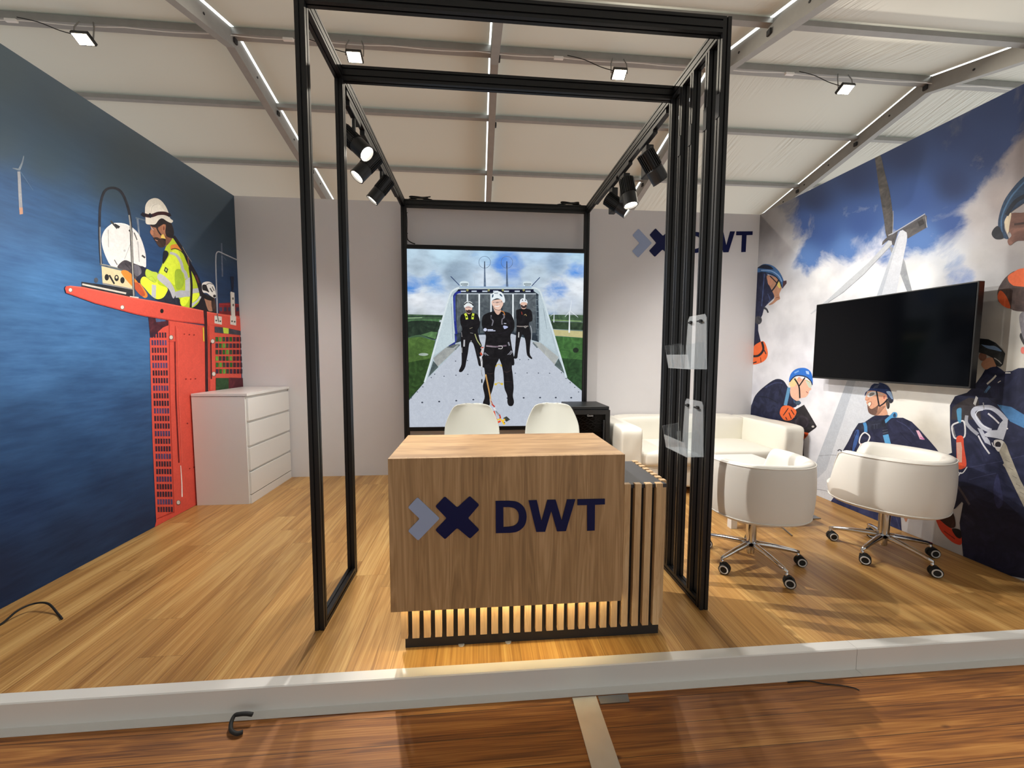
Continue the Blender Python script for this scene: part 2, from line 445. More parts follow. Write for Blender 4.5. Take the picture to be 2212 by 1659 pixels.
# ------------------------------------------------------------------ black aluminium frame
def prof(w, h, nw=1, nh=1, slot=0.008, dep=0.006):
    """outline of a grooved extrusion, w x h, corner at 0,0; nw grooves on the w faces"""
    pts = []
    def side(p, d, nrm, L, n):
        out = [p]
        for k in range(n):
            c = L*(k+0.5)/n
            for s_, t_ in ((-slot/2, 0), (-slot/2, dep), (slot/2, dep), (slot/2, 0)):
                out.append((p[0]+d[0]*(c+s_)+nrm[0]*t_, p[1]+d[1]*(c+s_)+nrm[1]*t_))
        return out
    pts += side((0, 0), (1, 0), (0, 1), w, nw)
    pts += side((w, 0), (0, 1), (-1, 0), h, nh)
    pts += side((w, h), (-1, 0), (0, -1), w, nw)
    pts += side((0, h), (0, -1), (1, 0), h, nh)
    return pts
def ext(mb, axis, a, b, u0, u1, v0, v1):
    w, h = u1-u0, v1-v0
    P = prof(w, h, 2 if w > 0.06 else 1, 2 if h > 0.06 else 1)
    return mb.prism([(u0+x, v0+y) for x, y in P], axis, a, b)
FX0, FX1, FX2, FX3 = -0.80, -0.756, 1.177, 1.221
FY = [1.932, 2.042, 2.190, 2.308, 2.430]
FT = 2.98
fr = empty('exhibition_frame', (0.21, 1.95, 0), 'tall black grooved aluminium portal frame standing over the oak counter', 'frame')
post = lambda x0, x1, y0, y1, z0=0.0, z1=FT: ext(MB(), 2, z0, z1, x0, x1, y0, y1).build('post', M['black_alu'], fr)
post(FX0, FX1, FY[0], FY[0]+0.044); post(FX0, FX1, FY[4], FY[4]+0.044)
for y in FY:
    if y in (FY[0], FY[4]): post(FX2, FX3, y, y+0.038)
    else: post(FX2, FX3, y, y+0.034, 0.045, FT-0.076)
post(-0.80, -0.745, 4.36, 4.41); post(1.166, 1.221, 4.36, 4.41)
def beam(axis, *a): return ext(MB(), axis, *a).build('beam', M['black_alu'], fr)
# prism axis 0: poly in (y,z); axis 1: (x,z)
beam(0, FX1, FX2, FY[0], FY[0]+0.044, FT-0.075, FT)
beam(0, FX1, FX2, FY[4], FY[4]+0.044, FT-0.075, FT)
for x0, x1 in ((FX0, FX1), (FX2, FX3)):
    beam(1, FY[0]+0.044, FY[4], x0, x1, 0.0, 0.045)
    beam(1, FY[0]+0.044, FY[4], x0, x1, FT-0.075, FT)
    beam(1, FY[4]+0.044, 4.36, x0, x1, FT-0.075, FT)
beam(0, -0.745, 1.166, 4.36, 4.41, FT-0.075, FT)
beam(0, -0.745, 1.166, 4.36, 4.41, 2.472, 2.515)
beam(0, -0.745, 1.166, 4.36, 4.41, 0.522, 0.565)
# joint cover plates near the tops of the slat posts
for y in FY[:4]:
    MB().box(FX2-0.003, FX2-0.0005, y+0.002, y+0.032, 2.52, 2.63).build('joint_plate', M['black_slot'], fr)
# cable ties and loose cable on the back posts
mb = MB()
mb.tube(catmull([(-0.742, 4.352, 2.86), (-0.735, 4.348, 2.75), (-0.738, 4.350, 2.62), (-0.730, 4.350, 2.56), (-0.690, 4.35, 2.53), (-0.655, 4.356, 2.52)], 6, False), 0.006, 6)
for z in (2.83, 2.62): mb.tube([(-0.742, 4.354, z), (-0.728, 4.345, z+0.004)], 0.004, 5)
mb.build('cable', M['rubber'], fr)
for cx, nm in ((-0.62, 1), (0.98, 2)):
    mb = MB(); random.seed(nm)
    pts = [(cx+0.13*cos(a*1.7)*random.uniform(.7, 1)+0.02*a/6, 4.385+0.02*sin(a), FT+0.012+0.012*(1+sin(a*2.3))) for a in [i*0.5 for i in range(22)]]
    mb.tube(catmull(pts, 3, False), 0.006, 6)
    tag(mb.build('cable_coil', M['rubber']), 'bundle of black cable lying on the frame top beam at its %s rear corner' % ('left', 'right')[nm-1], 'cable')

# ------------------------------------------------------------------ track lights
TL = ['black lighting track under the left top beam of the frame', 'black lighting track under the right top beam of the frame']
for x, lab in zip((-0.778, 1.199), TL):
    tag(MB().box(x-0.017, x+0.017, 2.52, 4.05, FT-0.105, FT-0.0755).build('lighting_track', M['black_plastic']), lab, 'lighting track')
HL = ['black ribbed track spot nearest the camera on the left beam', 'middle black track spot on the left beam, glowing', 'rearmost black track spot on the left beam',
      'black track spot nearest the camera on the right beam, its lens turned away', 'middle black track spot on the right beam, glowing downward', 'rearmost black track spot on the right beam, glowing sideways']
for i, ((p, d, w, a), lab) in enumerate(zip(HEADS, HL)):
    P = Vector(p); dv = Vector(d).normalized()
    r = empty('track_spotlight', (P.x, P.y, FT-0.105), lab, 'spotlight', 'track spotlights on the frame')
    left = i < 3
    mb = MB()
    if left:
        mb.box(P.x-0.017, P.x+0.017, P.y-0.13, P.y+0.10, FT-0.140, FT-0.105, 0.004)
        mb.cyl((P.x, P.y, FT-0.14), (P.x, P.y, P.z-0.10), 0.012, seg=12)
    else:
        mb.box(P.x-0.017, P.x+0.017, P.y-0.16, P.y+0.08, FT-0.130, FT-0.105, 0.004)
        mb.box(P.x-0.012, P.x+0.045, P.y-0.045, P.y+0.045, P.z-0.17, FT-0.14, 0.008)
    mb.build('adapter', M['black_plastic'], r)
    C = P+Vector((0, 0, -0.10)) if left else P+Vector((0.02, -0.075, -0.12))
    rad = 0.052 if left else 0.058
    mb = MB()
    mb.lathe([(0.0, -0.105), (rad*0.86, -0.105), (rad*0.9, -0.10), (rad*0.9, 0.02), (rad, 0.03), (rad, 0.115), (rad*1.02, 0.125), (rad*0.9, 0.125), (rad*0.84, 0.10), (0, 0.10)], C, dv, 32)
    a1 = dv.orthogonal().normalized(); b1 = dv.cross(a1)
    for k in range(24):   # cooling fins
        t = 2*pi*k/24; e = a1*cos(t)+b1*sin(t); tg = dv.cross(e)*0.0018
        q = [C-dv*0.10+e*rad*0.88, C-dv*0.10+e*rad*1.04, C+dv*0.022+e*rad*1.04, C+dv*0.022+e*rad*0.88]
        A = [mb.bm.verts.new(v-tg) for v in q]; B = [mb.bm.verts.new(v+tg) for v in q]
        mb.bm.faces.new(A); mb.bm.faces.new(B[::-1])
        for j in range(4): mb.bm.faces.new((A[j], B[j], B[(j+1) % 4], A[(j+1) % 4]))
    mb.build('lamp_head', M['black_plastic'], r)
    MB().lathe([(0, 0.108), (rad*0.80, 0.108), (rad*0.80, 0.112), (0, 0.116)], C, dv, 28).build('lens', M['spot_lens'], r)

# ------------------------------------------------------------------ counter
CX0, CX1, CY0, CY1, CT = -0.380, 0.652, 1.690, 2.187, 0.915
ct = empty('reception_counter', (0.2, 1.9, 0), 'oak reception counter with a company logo, black base with oak slats lit from above', 'counter')
MB().box(-0.337, 0.875, 1.782, 2.16, 0.0, 0.735).build('base', M['black_matt'], ct)
MB().box(CX1+0.002, 0.885, 1.765, 2.165, 0.735, 0.752).build('side_shelf', M['dark_panel'], ct)
mb = MB()
x = -0.352; k = 0
while x < 0.88:
    top = 0.752 if x > CX1-0.01 else 0.715
    mb.box(x, x+0.031, 1.7545, 1.7815, 0.063, 0.757 if x > CX1-0.01 else 0.715, 0.001, 1)
    x += 0.0515; k += 1
for j in range(8):
    y = 1.800+j*0.048
    mb.box(0.8755, 0.903, y, y+0.030, 0.063, 0.757, 0.001, 1)
mb.build('slat_cladding', M['oak_slat'], ct)
mb = MB(); mb.box(CX0, CX1, CY0, CY0+0.019, 0.236, CT)
for x in (CX0, CX1-0.019): mb.box(x, x+0.019, CY0+0.019, 1.752, 0.236, CT-0.0185)
mb.build('front_panel', M['oak_counter'], ct)
MB().box(CX0, CX1, CY0+0.0192, CY1, CT-0.018, CT).build('top', M['oak_top'], ct)
for x in (CX0, CX1-0.019): MB().box(x, x+0.019, 1.7535, CY1-0.01, 0.757, CT-0.0185).build('side_panel', M['oak_counter'], ct)
MB().box(CX0+0.03, CX1-0.05, 1.713, 1.728, 0.262, 0.268).build('led_strip', M['led'], ct)
for x in (-0.08, 0.14): MB().cyl((x, 1.780, 0.0), (x, 1.780, 0.004), 0.014, seg=16).build('foot', M['grey_ring'], ct)

# logo: chevron, saltire and the letters D W T, each a raised flat shape on a plane y = const
def logo(place, y, thick, parent, tf):
    def P(X, Y):
        px, py = tf(X, Y); q = onplane(px, py, 1, y); return (q.x, q.z)
    def rounded(poly, r=0.12, n=4):
        out = []; m = len(poly)
        for i in range(m):
            a, b, c = [Vector(p) for p in (poly[i-1], poly[i], poly[(i+1) % m])]
            la, lc = (a-b).length, (c-b).length; d = min(r, la*0.4, lc*0.4)
            p, q = b+(a-b).normalized()*d, b+(c-b).normalized()*d
            for k in range(n+1):
                t = k/n; out.append(tuple(p*(1-t)**2+b*2*t*(1-t)+q*t*t))
        return out
    def shape(name, poly, mat, r=0):
        if r: poly = rounded(poly, r)
        MB().prism([P(*p) for p in poly], 1, y-thick, y).build(name, mat, parent)
    shape('chevron', [(274, 247), (436, 400), (280, 560), (206, 490), (291, 402), (206, 320)], M['pale_blue'], 12)
    shape('cross', [(472, 241), (562, 322), (653, 239), (722, 302), (640, 398), (722, 482), (655, 546), (562, 468), (474, 551), (404, 484), (486, 398), (404, 313)], M['navy'], 12)
    # D with its counter as a bridged outline
    outer = [(840, 274)]+catmull([(940, 273), (1000, 283), (1048, 325), (1064, 388), (1048, 452), (1000, 493), (940, 504)], 5, False)+[(842, 506)]
    inner = [(895, 318)]+catmull([(935, 317), (975, 326), (1001, 352), (1008, 390), (1001, 428), (975, 452), (935, 461)], 5, False)+[(897, 463)]
    mb = MB()
    A = [P(*p) for p in outer]; B = [P(*p) for p in inner]; n = len(A)
    for yy in (y-thick, y):
        va = [mb.v((p[0], yy, p[1])) for p in A]; vb = [mb.v((p[0], yy, p[1])) for p in B]
        for i in range(n):
            j = (i+1) % n; mb.bm.faces.new((va[i], va[j], vb[j], vb[i]))
        if yy == y-thick: fa, fb = va, vb
    for i in range(n):
        j = (i+1) % n
        mb.bm.faces.new((fa[i], fa[j], va[j], va[i])); mb.bm.faces.new((fb[j], fb[i], vb[i], vb[j]))
    mb.build('letter_d', M['navy'], parent)
    shape('letter_w', [(1078, 270), (1138, 268), (1172, 420), (1214, 266), (1274, 265), (1318, 415), (1357, 263), (1416, 262), (1348, 491), (1284, 493), (1242, 345), (1198, 496), (1134, 497)], M['navy'])
    shape('letter_t', [(1432, 262), (1630, 258), (1630, 298), (1558, 301), (1556, 487), (1502, 489), (1502, 303), (1432, 304)], M['navy'])
logo('counter', CY0-0.0005, 0.004, ct, lambda X, Y: (820+X/3.352, 1000+Y/3.352))
lg = empty('wall_logo', (2.2, YB-0.005, 2.4), 'blue company logo with three letters on the white back wall, right of the illuminated picture', 'logo')
# the wall logo is the same artwork: map counter artwork coordinates onto the wall
def wall_tf(X, Y):
    # chevron left (206)->px 1365, T right (1630)->px 1625 ; perspective handled by mapping through wall metres
    u = (X-206)/(1630-206); v = (Y-400)/310.0
    L = onplane(1365.5, 524.5, 1, YB-0.002); R = onplane(1624.5, 527.5, 1, YB-0.002)
    x = L.x+(R.x-L.x)*u; z = L.z+(R.z-L.z)*u-v*0.322
    d = Vector((x, YB-0.002, z))-Vector((0, 0, CAMZ))
    k = d.dot(CF); return 1106+FPX*d.dot(CR)/k, 829.5-FPX*d.dot(CU)/k
logo('wall', YB-0.002, 0.002, lg, wall_tf)

# ------------------------------------------------------------------ chest of drawers
dx0, dx1, dy0, dy1 = XL+0.016, -2.045, 3.70, 4.495
cd_ = empty('chest_of_drawers', (-2.29, 4.1, 0), 'white chest of four drawers in the left rear corner against the sea mural', 'chest of drawers')
MB().box(dx0, dx1-0.02, dy0, dy1, 0.0, 0.978).build('body', M['white_lacquer'], cd_)
MB().box(dx0, dx1+0.002, dy0-0.003, dy1, 0.982, 1.006, 0.001, 1).build('top', M['white_lacquer'], cd_)
MB().box(dx1-0.0195, dx1-0.004, dy0+0.012, dy1-0.012, 0.0, 0.078).build('plinth', M['white_lacquer'], cd_)
for i in range(4):
    z0 = 0.086+i*0.2235
    MB().box(dx1-0.0195, dx1-0.001, dy0+0.014, dy1-0.014, z0, z0+0.200, 0.001, 1).build('drawer', M['white_lacquer'], cd_)
# ------------------------------------------------------------------ sofa
sf = empty('sofa', (2.27, 4.0, 0), 'white two-seat sofa with boxy arms in the right rear corner', 'sofa')
SX0, SX1, SY0, SY1 = 1.345, 3.215, 3.60, 4.485
def soft(x0, x1, y0, y1, z0, z1, r, name, amp=0.006, sc=5, seed=0):
    mb = MB(); bm = mb.bm
    nx, ny, nz = [max(2, int((b-a)/0.05)) for a, b in ((x0, x1), (y0, y1), (z0, z1))]
    mb.box(x0, x1, y0, y1, z0, z1)
    bmesh.ops.subdivide_edges(bm, edges=bm.edges[:], cuts=9, use_grid_fill=True)
    c = Vector(((x0+x1)/2, (y0+y1)/2, (z0+z1)/2)); hx, hy, hz = (x1-x0)/2, (y1-y0)/2, (z1-z0)/2
    for v in bm.verts:
        d = v.co-c; q = Vector((max(-hx+r, min(hx-r, d.x)), max(-hy+r, min(hy-r, d.y)), max(-hz+r, min(hz-r, d.z))))
        e = d-q
        if e.length > 1e-9: e = e.normalized()*r
        v.co = c+q+e
        nn = noise.noise(v.co*sc+Vector((seed, 0, 0)))
        v.co += (e.normalized() if e.length > 1e-9 else Vector((0, 0, 1)))*nn*amp
    return mb.build(name, M['sofa_cloth'], sf, smooth=True, subsurf=1)
soft(SX0+0.02, SX1-0.02, SY0+0.04, SY1-0.02, 0.06, 0.30, 0.03, 'base')
soft(SX0+0.21, SX1-0.21, SY1-0.28, SY1, 0.25, 0.675, 0.03, 'backrest', 0.012, 7)
soft(SX0, SX0+0.225, SY0, SY1-0.01, 0.055, 0.668, 0.022, 'armrest', 0.010, 9, 3)
soft(SX1-0.225, SX1, SY0, SY1-0.01, 0.055, 0.668, 0.022, 'armrest', 0.010, 9, 8)
soft(SX0+0.215, SX1-0.215, SY0+0.01, SY1-0.25, 0.27, 0.44, 0.06, 'seat_cushion', 0.012, 4)
for x in (SX0+0.06, SX1-0.06):
    for y in (SY0+0.06, SY1-0.08): MB().box(x-0.02, x+0.02, y-0.02, y+0.02, 0.0, 0.062).build('leg', M['black_plastic'], sf)
# ------------------------------------------------------------------ coffee table
tb = empty('coffee_table', (2.25, 3.13, 0), 'low square white coffee table in front of the sofa', 'table')
tx0, tx1, ty0, ty1 = 1.975, 2.530, 2.865, 3.42
MB().box(tx0, tx1, ty0, ty1, 0.400, 0.45, 0.002, 1).build('tabletop', M['white_lacquer'], tb)
for x in (tx0, tx1-0.05):
    for y in (ty0, ty1-0.05): MB().box(x, x+0.05, y, y+0.05, 0.0, 0.3995, 0.001, 1).build('leg', M['white_lacquer'], tb)
# metal plate and rod on the floor beyond the first tub chair
tag(MB().box(2.63, 2.85, 2.99, 3.10, 0.0, 0.006).build('floor_plate', M['steel']), 'flat grey metal plate lying on the floor behind the left tub chair', 'metal plate')
A = onplane(1676, 1128, 2, 0.02); B = onplane(1711, 1157, 2, 0.006)
tag(MB().cyl(A, B, 0.0055, seg=10).build('metal_rod', M['steel']), 'thin metal rod on the floor in front of the coffee table', 'metal rod')
# ------------------------------------------------------------------ tub chairs
def tub_chair(off):
    r = empty('tub_chair', (0, 0, 0))
    a, b = 0.318, 0.308
    def rim(th):      # th 0 = front
        d = abs((th+pi) % (2*pi)-pi)
        t = min(1, max(0, (d-radians(33))/radians(20))); t = t*t*(3-2*t)
        return 0.455+(0.722-0.455)*t, t
    seg = 72; mb = MB(); rows = []
    def sup(th, k):
        c, s_ = cos(th), sin(th); n = 2.35
        rr = (abs(c)**n+abs(s_)**n)**(-1/n)
        return (a*k*rr*c, b*k*rr*s_)
    for i in range(seg):
        th = 2*pi*i/seg; h, t = rim(th)
        col = []
        prof_ = [(0.30, 0.332), (0.62, 0.338), (0.86, 0.352), (0.935, 0.366), (0.945, 0.378), (0.96, 0.392), (0.99, 0.45)]
        if t > 0.02:
            prof_ += [(1.0, 0.45+(h-0.45)*0.45), (0.985, h-0.05*t), (0.972, h-0.016*t), (0.94, h), (0.84, h+0.001), (0.765, h-0.014*t), (0.74, h-0.045*t), (0.735, 0.46+(h-0.46)*0.4), (0.725, 0.462)]
        else:
            prof_ += [(0.99, 0.45), (0.985, 0.452), (0.975, 0.455), (0.95, 0.462), (0.90, 0.466), (0.86, 0.467), (0.82, 0.467), (0.785, 0.467), (0.76, 0.467)]
        prof_ += [(0.70, 0.474), (0.45, 0.480), (0.2, 0.482)]
        for k, z in prof_:
            x, y = sup(th, k); col.append(mb.v((x, y, z)))
        rows.append(col)
    m = len(rows[0])
    for i in range(seg):
        A, B = rows[i], rows[(i+1) % seg]
        for k in range(m-1): mb.bm.faces.new((A[k], B[k], B[k+1], A[k+1]))
    mb.bm.faces.new([rows[i][0] for i in range(seg)][::-1]); mb.bm.faces.new([rows[i][m-1] for i in range(seg)])
    mb.build('shell', M['leather'], r, smooth=True, subsurf=1)
    # piping seams round the lower edge and the rim
    mb = MB(); mb.tube([(*sup(2*pi*i/72, 0.951), 0.378) for i in range(72)], 0.0035, 6, True)
    top = []
    for i in range(72):
        th = 2*pi*i/72; h, t = rim(th); top.append((*sup(th, 0.972), h-0.012*t-0.003))
    mb.tube(top, 0.003, 6, True); mb.build('piping', M['leather'], r, smooth=True)
    mb = MB(); mb.lathe([(0, 0.340), (0.09, 0.340), (0.09, 0.305), (0.032, 0.295), (0.030, 0.14), (0.024, 0.135), (0.024, 0.07), (0.02, 0.06), (0, 0.06)])
    mb.build('column', M['chrome'], r, smooth=True, autosmooth=40)
    for k in range(5):
        t = 2*pi*k/5+radians(58)-off; e = Vector((cos(t), sin(t), 0)); pz = Vector((0, 0, 1))
        mb = MB(); n = 7
        pts = [Vector((0, 0, 0.128))+e*0.02, Vector((0, 0, 0.126))+e*0.06, Vector((0, 0, 0.114))+e*0.16, Vector((0, 0, 0.098))+e*0.26, Vector((0, 0, 0.090))+e*0.29]
        mb.tube(pts, [0.022, 0.019, 0.016, 0.0125, 0.010], 10)
        lg_ = mb.build('leg', M['chrome'], r, smooth=True)
        mb = MB(); mb.cyl(e*0.285+pz*0.092, e*0.285+pz*0.05, 0.008, seg=12)
        mb.build('stem', M['chrome'], lg_, smooth=True)
        s = radians(-32+16*sin(k*2.1))-off; ax = Vector((-sin(s), cos(s), 0)); fw = Vector((cos(s), sin(s), 0))
        c = e*0.285+fw*0.016+pz*0.0315
        mb = MB()
        for sd in (-1, 1):
            mb.lathe([(0, 0.004), (0.027, 0.004), (0.0315, 0.007), (0.0315, 0.021), (0.029, 0.025), (0, 0.025)], c, ax*sd, 24)
        # hood over the wheels
        hood = [c+fw*(-0.026)*cos(q)+pz*0.037*sin(q) for q in [pi*j/8 for j in range(9)]]
        for j in range(8):
            A0, A1 = hood[j], hood[j+1]
            w = ax*0.017
            mb.bm.faces.new([mb.bm.verts.new(v) for v in (A0-w, A1-w, A1+w, A0+w)])
        mb.cyl(e*0.285+pz*0.062, e*0.285+pz*0.045, 0.014, seg=12)
        cs = mb.build('caster', M['rubber'], r, smooth=True, autosmooth=40)
        for sd in (-1, 1):
            MB().lathe([(0.019, 0.0245), (0.019, 0.027), (0.0255, 0.027), (0.0265, 0.0235)], c, ax*sd, 24).build('wheel_ring', M['grey_ring'], cs, smooth=True)
    return r
proto = tub_chair(radians(84))
tag(proto, 'white tub chair on chrome star base with its back to the slatted posts', 'chair', 'white tub chairs on castors')
t2 = tub_chair(radians(120))
tag(t2, 'x', 'chair', 'white tub chairs on castors')
proto.location = (1.785, 2.385, 0); proto.rotation_euler = (0, 0, radians(84))
t2.location = (2.775, 2.42, 0); t2.rotation_euler = (0, 0, radians(120))
t2['label'] = 'white tub chair on chrome star base beneath the wall television'
# ------------------------------------------------------------------ shell chairs behind the counter
def shell_chair():
    r = empty('shell_chair', (0, 0, 0))
    # centre line of the shell: front lip -> seat -> back top ; (y, z), half width
    cl = [(-0.235, 0.495, 0.17), (-0.215, 0.525, 0.205), (-0.15, 0.54, 0.225), (-0.05, 0.53, 0.232), (0.06, 0.525, 0.233), (0.125, 0.545, 0.234), (0.165, 0.60, 0.234), (0.19, 0.67, 0.232), (0.205, 0.745, 0.226), (0.217, 0.81, 0.207), (0.226, 0.87, 0.180), (0.231, 0.905, 0.160), (0.233, 0.927, 0.135), (0.234, 0.9365, 0.10), (0.234, 0.940, 0.05)]
    cl = [tuple(c) for c in catmull(cl, 3, False)]
    mb = MB(); rows = []
    for i, (y, z, w) in enumerate(cl):
        f = i/(len(cl)-1)
        row = []
        for k in range(21):
            u = -1+2*k/20
            lift = abs(u)**3*(0.055 if f < 0.4 else 0.03)
            side = 0.06*abs(u)**2.2*(1 if f > 0.3 else f/0.3)*(1 if f < 0.85 else max(0.2, (1-f)/0.15))
            row.append(mb.v((u*w, y-side, z+lift*(1-f))))
        rows.append(row)
    for A, B in zip(rows, rows[1:]):
        for k in range(20): mb.bm.faces.new((A[k], A[k+1], B[k+1], B[k]))
    o = mb.build('shell', M['shell'], r, smooth=True)
    s_ = o.modifiers.new('sol', 'SOLIDIFY'); s_.thickness = 0.008; s_.offset = 0
    m_ = o.modifiers.new('subd', 'SUBSURF'); m_.levels = 1; m_.render_levels = 1
    MB().lathe([(0, 0.515), (0.10, 0.515), (0.10, 0.505), (0.025, 0.49), (0.022, 0.06), (0, 0.06)]).build('column', M['chrome'], r, smooth=True, autosmooth=40)
    for k in range(5):
        t = 2*pi*k/5; e = Vector((cos(t), sin(t), 0)); z = Vector((0, 0, 1))
        MB().tube([z*0.10+e*0.01, z*0.09+e*0.15, z*0.065+e*0.27], [0.018, 0.014, 0.010], 8).build('leg', M['chrome'], r, smooth=True)
        c = e*0.27+z*0.026
        MB().lathe([(0, -0.02), (0.025, -0.02), (0.025, 0.02), (0, 0.02)], c, e.cross(z), 16).cyl(c+z*0.03, c, 0.01, seg=8).build('caster', M['rubber'], r, smooth=True, autosmooth=40)
    return r
sc = shell_chair()
tag(sc, 'white moulded shell chair behind the counter, the left one before the lit picture', 'chair', 'shell chairs behind the counter')
s2 = copy_tree(sc)
q = onplane(1020, 873, 1, 3.40); sc.location = (q.x, 3.40-0.233, 0)
q = onplane(1185, 872, 1, 3.40); s2.location = (q.x, 3.40-0.233, 0); s2.rotation_euler = (0, 0, radians(-7))
s2['label'] = 'white moulded shell chair behind the counter, the right one beside the small fridge'
# ------------------------------------------------------------------ small fridge
fg = empty('mini_fridge', (1.107, 4.0, 0), 'small black glass-door drinks fridge beside the sofa', 'fridge')
gx0, gx1, gy0, gy1, gt = 0.912, 1.303, 3.80, 4.27, 0.848
MB().box(gx0, gx1, gy0+0.05, gy0+0.062, 0.03, gt-0.03).build('liner', M['black_slot'], fg) if False else None
mb = MB()
mb.box(gx0, gx1, gy0+0.03, gy1, gt-0.03, gt, 0.003, 1).box(gx0, gx1, gy0+0.03, gy1, 0.02, 0.06).box(gx0, gx0+0.025, gy0+0.03, gy1, 0.06, gt-0.03).box(gx1-0.025, gx1, gy0+0.03, gy1, 0.06, gt-0.03).box(gx0, gx1, gy1-0.03, gy1, 0.06, gt-0.03)
mb.build('cabinet', M['black_plastic'], fg)
mb = MB(); mb.box(gx0, gx1, gy0, gy0+0.028, gt-0.075, gt-0.032).box(gx0, gx1, gy0, gy0+0.028, 0.03, 0.08).box(gx0, gx0+0.045, gy0, gy0+0.028, 0.08, gt-0.075).box(gx1-0.045, gx1, gy0, gy0+0.028, 0.08, gt-0.075)
dr = mb.build('door', M['black_plastic'], fg)
MB().box(gx0+0.04, gx1-0.04, gy0+0.008, gy0+0.014, 0.075, gt-0.07).build('pane', M['smoked_glass'], dr)
MB().cyl((gx1-0.065, gy0-0.012, 0.25), (gx1-0.065, gy0-0.012, gt-0.13), 0.009, seg=12).build('handle', M['black_matt'], dr)
MB().box(gx0+0.01, gx0+0.03, gy0+0.002, gy0+0.03, gt-0.031, gt-0.022).build('hinge', M['rubber'], dr)
for zz in (gt-0.155, gt-0.235, 0.42, 0.25):
    mb = MB()
    for yy in (gy0+0.06, gy0+0.15, gy0+0.25, gy0+0.34):
        pts = [(gx0+0.03+i*(gx1-gx0-0.06)/24, yy, zz+0.012*sin(i*pi/3)) for i in range(25)]
        mb.tube(pts, 0.0028, 5)
    mb.tube([(gx0+0.03, gy0+0.05, zz-0.016), (gx1-0.03, gy0+0.05, zz-0.016)], 0.003, 5)
    mb.build('wire_shelf', M['steel'], fg)
# small brand word on the glass
def word(txt, size, loc, rot, mat, name, parent=None, extr=0.0004):
    c = bpy.data.curves.new(name, 'FONT'); c.body = txt; c.size = size; c.extrude = extr; c.align_x = 'CENTER'; c.align_y = 'CENTER'
    o = bpy.data.objects.new(name, c); S.collection.objects.link(o)
    o.location = loc; o.rotation_euler = rot
    bpy.context.view_layer.update()
    dg = bpy.context.evaluated_depsgraph_get(); me = bpy.data.meshes.new_from_object(o.evaluated_get(dg))
    mw = o.matrix_world.copy(); bpy.data.objects.remove(o)
    me.transform(mw); me.materials.clear(); me.materials.append(mat)
    o = bpy.data.objects.new(name, me); S.collection.objects.link(o)
    if parent is not None:
        o.parent = parent
        if parent.type == 'EMPTY': o.matrix_parent_inverse = Matrix.Translation(-Vector(parent.location))
    return o
q = onplane(1275, 898, 1, gy0+0.004)
word('Geste', 0.026, (q.x, gy0+0.006, q.z), (pi/2, 0, 0), M['grey_ring'], 'lettering', dr)
# ------------------------------------------------------------------ television
tv = empty('television', (3.15, 2.86, 1.15), 'large black flat television mounted on the sky mural wall', 'television')
VX = 3.12; vy0, vy1, vz0, vz1 = 2.262, 3.462, 1.151, 1.829
MB().box(VX+0.002, VX+0.045, vy0, vy1, vz0, vz1, 0.004, 2).build('casing', M['black_plastic'], tv)
MB().box(VX-0.001, VX+0.0015, vy0+0.008, vy1-0.008, vz0+0.014, vz1-0.008).build('screen', M['screen'], tv)
MB().box(VX, VX+0.006, 2.84, 2.90, vz0-0.010, vz0-0.001).build('sensor', M['steel'], tv)
MB().box(VX+0.046, XR-0.001, 2.66, 3.06, 1.35, 1.62).build('bracket', M['black_matt'], tv)
# ------------------------------------------------------------------ brochure holders on the slat posts
BL = ['upper clear acrylic brochure holder on the black slatted posts', 'lower clear acrylic brochure holder on the black slatted posts']
for (zb, zt, dz), lab in zip(((1.285, 1.57, 0.0), (0.83, 1.115, 0.0)), BL):
    x = FX2-0.0075
    y0, y1 = 1.94, 2.16
    r = empty('brochure_holder', (x, 2.05, zb), lab, 'brochure holder', 'brochure holders on the frame')
    mb = MB()
    # back plate tapering upward, lower half leaning out, pocket in front
    mb.prism([(y0-0.0, zb), (y1, zb), (y1-0.02, zt-0.02), (y1-0.035, zt), (y0+0.035, zt), (y0+0.02, zt-0.02)], 0, x-0.003, x)
    mb.build('back_plate', M['acrylic'], r)
    mb = MB(); d = 0.085
    xs = x-0.004
    # pocket: floor, front lip, centre divider, sides with sloped tops
    mb.box(xs-d, xs, y0-0.005, y1+0.005, zb, zb+0.003)
    mb.prism([(xs-d-0.006, zb), (xs-d-0.003, zb), (xs-d-0.018, zb+0.075), (xs-d-0.021, zb+0.075)], 1, y0-0.005, y1+0.005)
    for yy in (y0-0.006, y1+0.003):
        mb.prism([(xs-d-0.003, zb), (xs, zb), (xs-0.02, zb+0.14), (xs-d-0.03, zb+0.125)], 1, yy, yy+0.003)
    for yy in (y0+0.055, y1-0.058):
        mb.prism([(xs-d-0.016, zb+0.004), (xs-d+0.002, zb+0.004), (xs-d-0.012, zb+0.125), (xs-d-0.03, zb+0.125)], 1, yy, yy+0.003)
    mb.build('pocket', M['acrylic'], r)
    for yy in (y0+0.062, y1-0.062):
        MB().cyl((x-0.004, yy, zt-0.035), (x-0.014, yy, zt-0.035), 0.009, seg=12).box(x-0.02, x-0.014, yy-0.018, yy+0.018, zt-0.039, zt-0.031).build('wing_screw', M['black_plastic'], r)
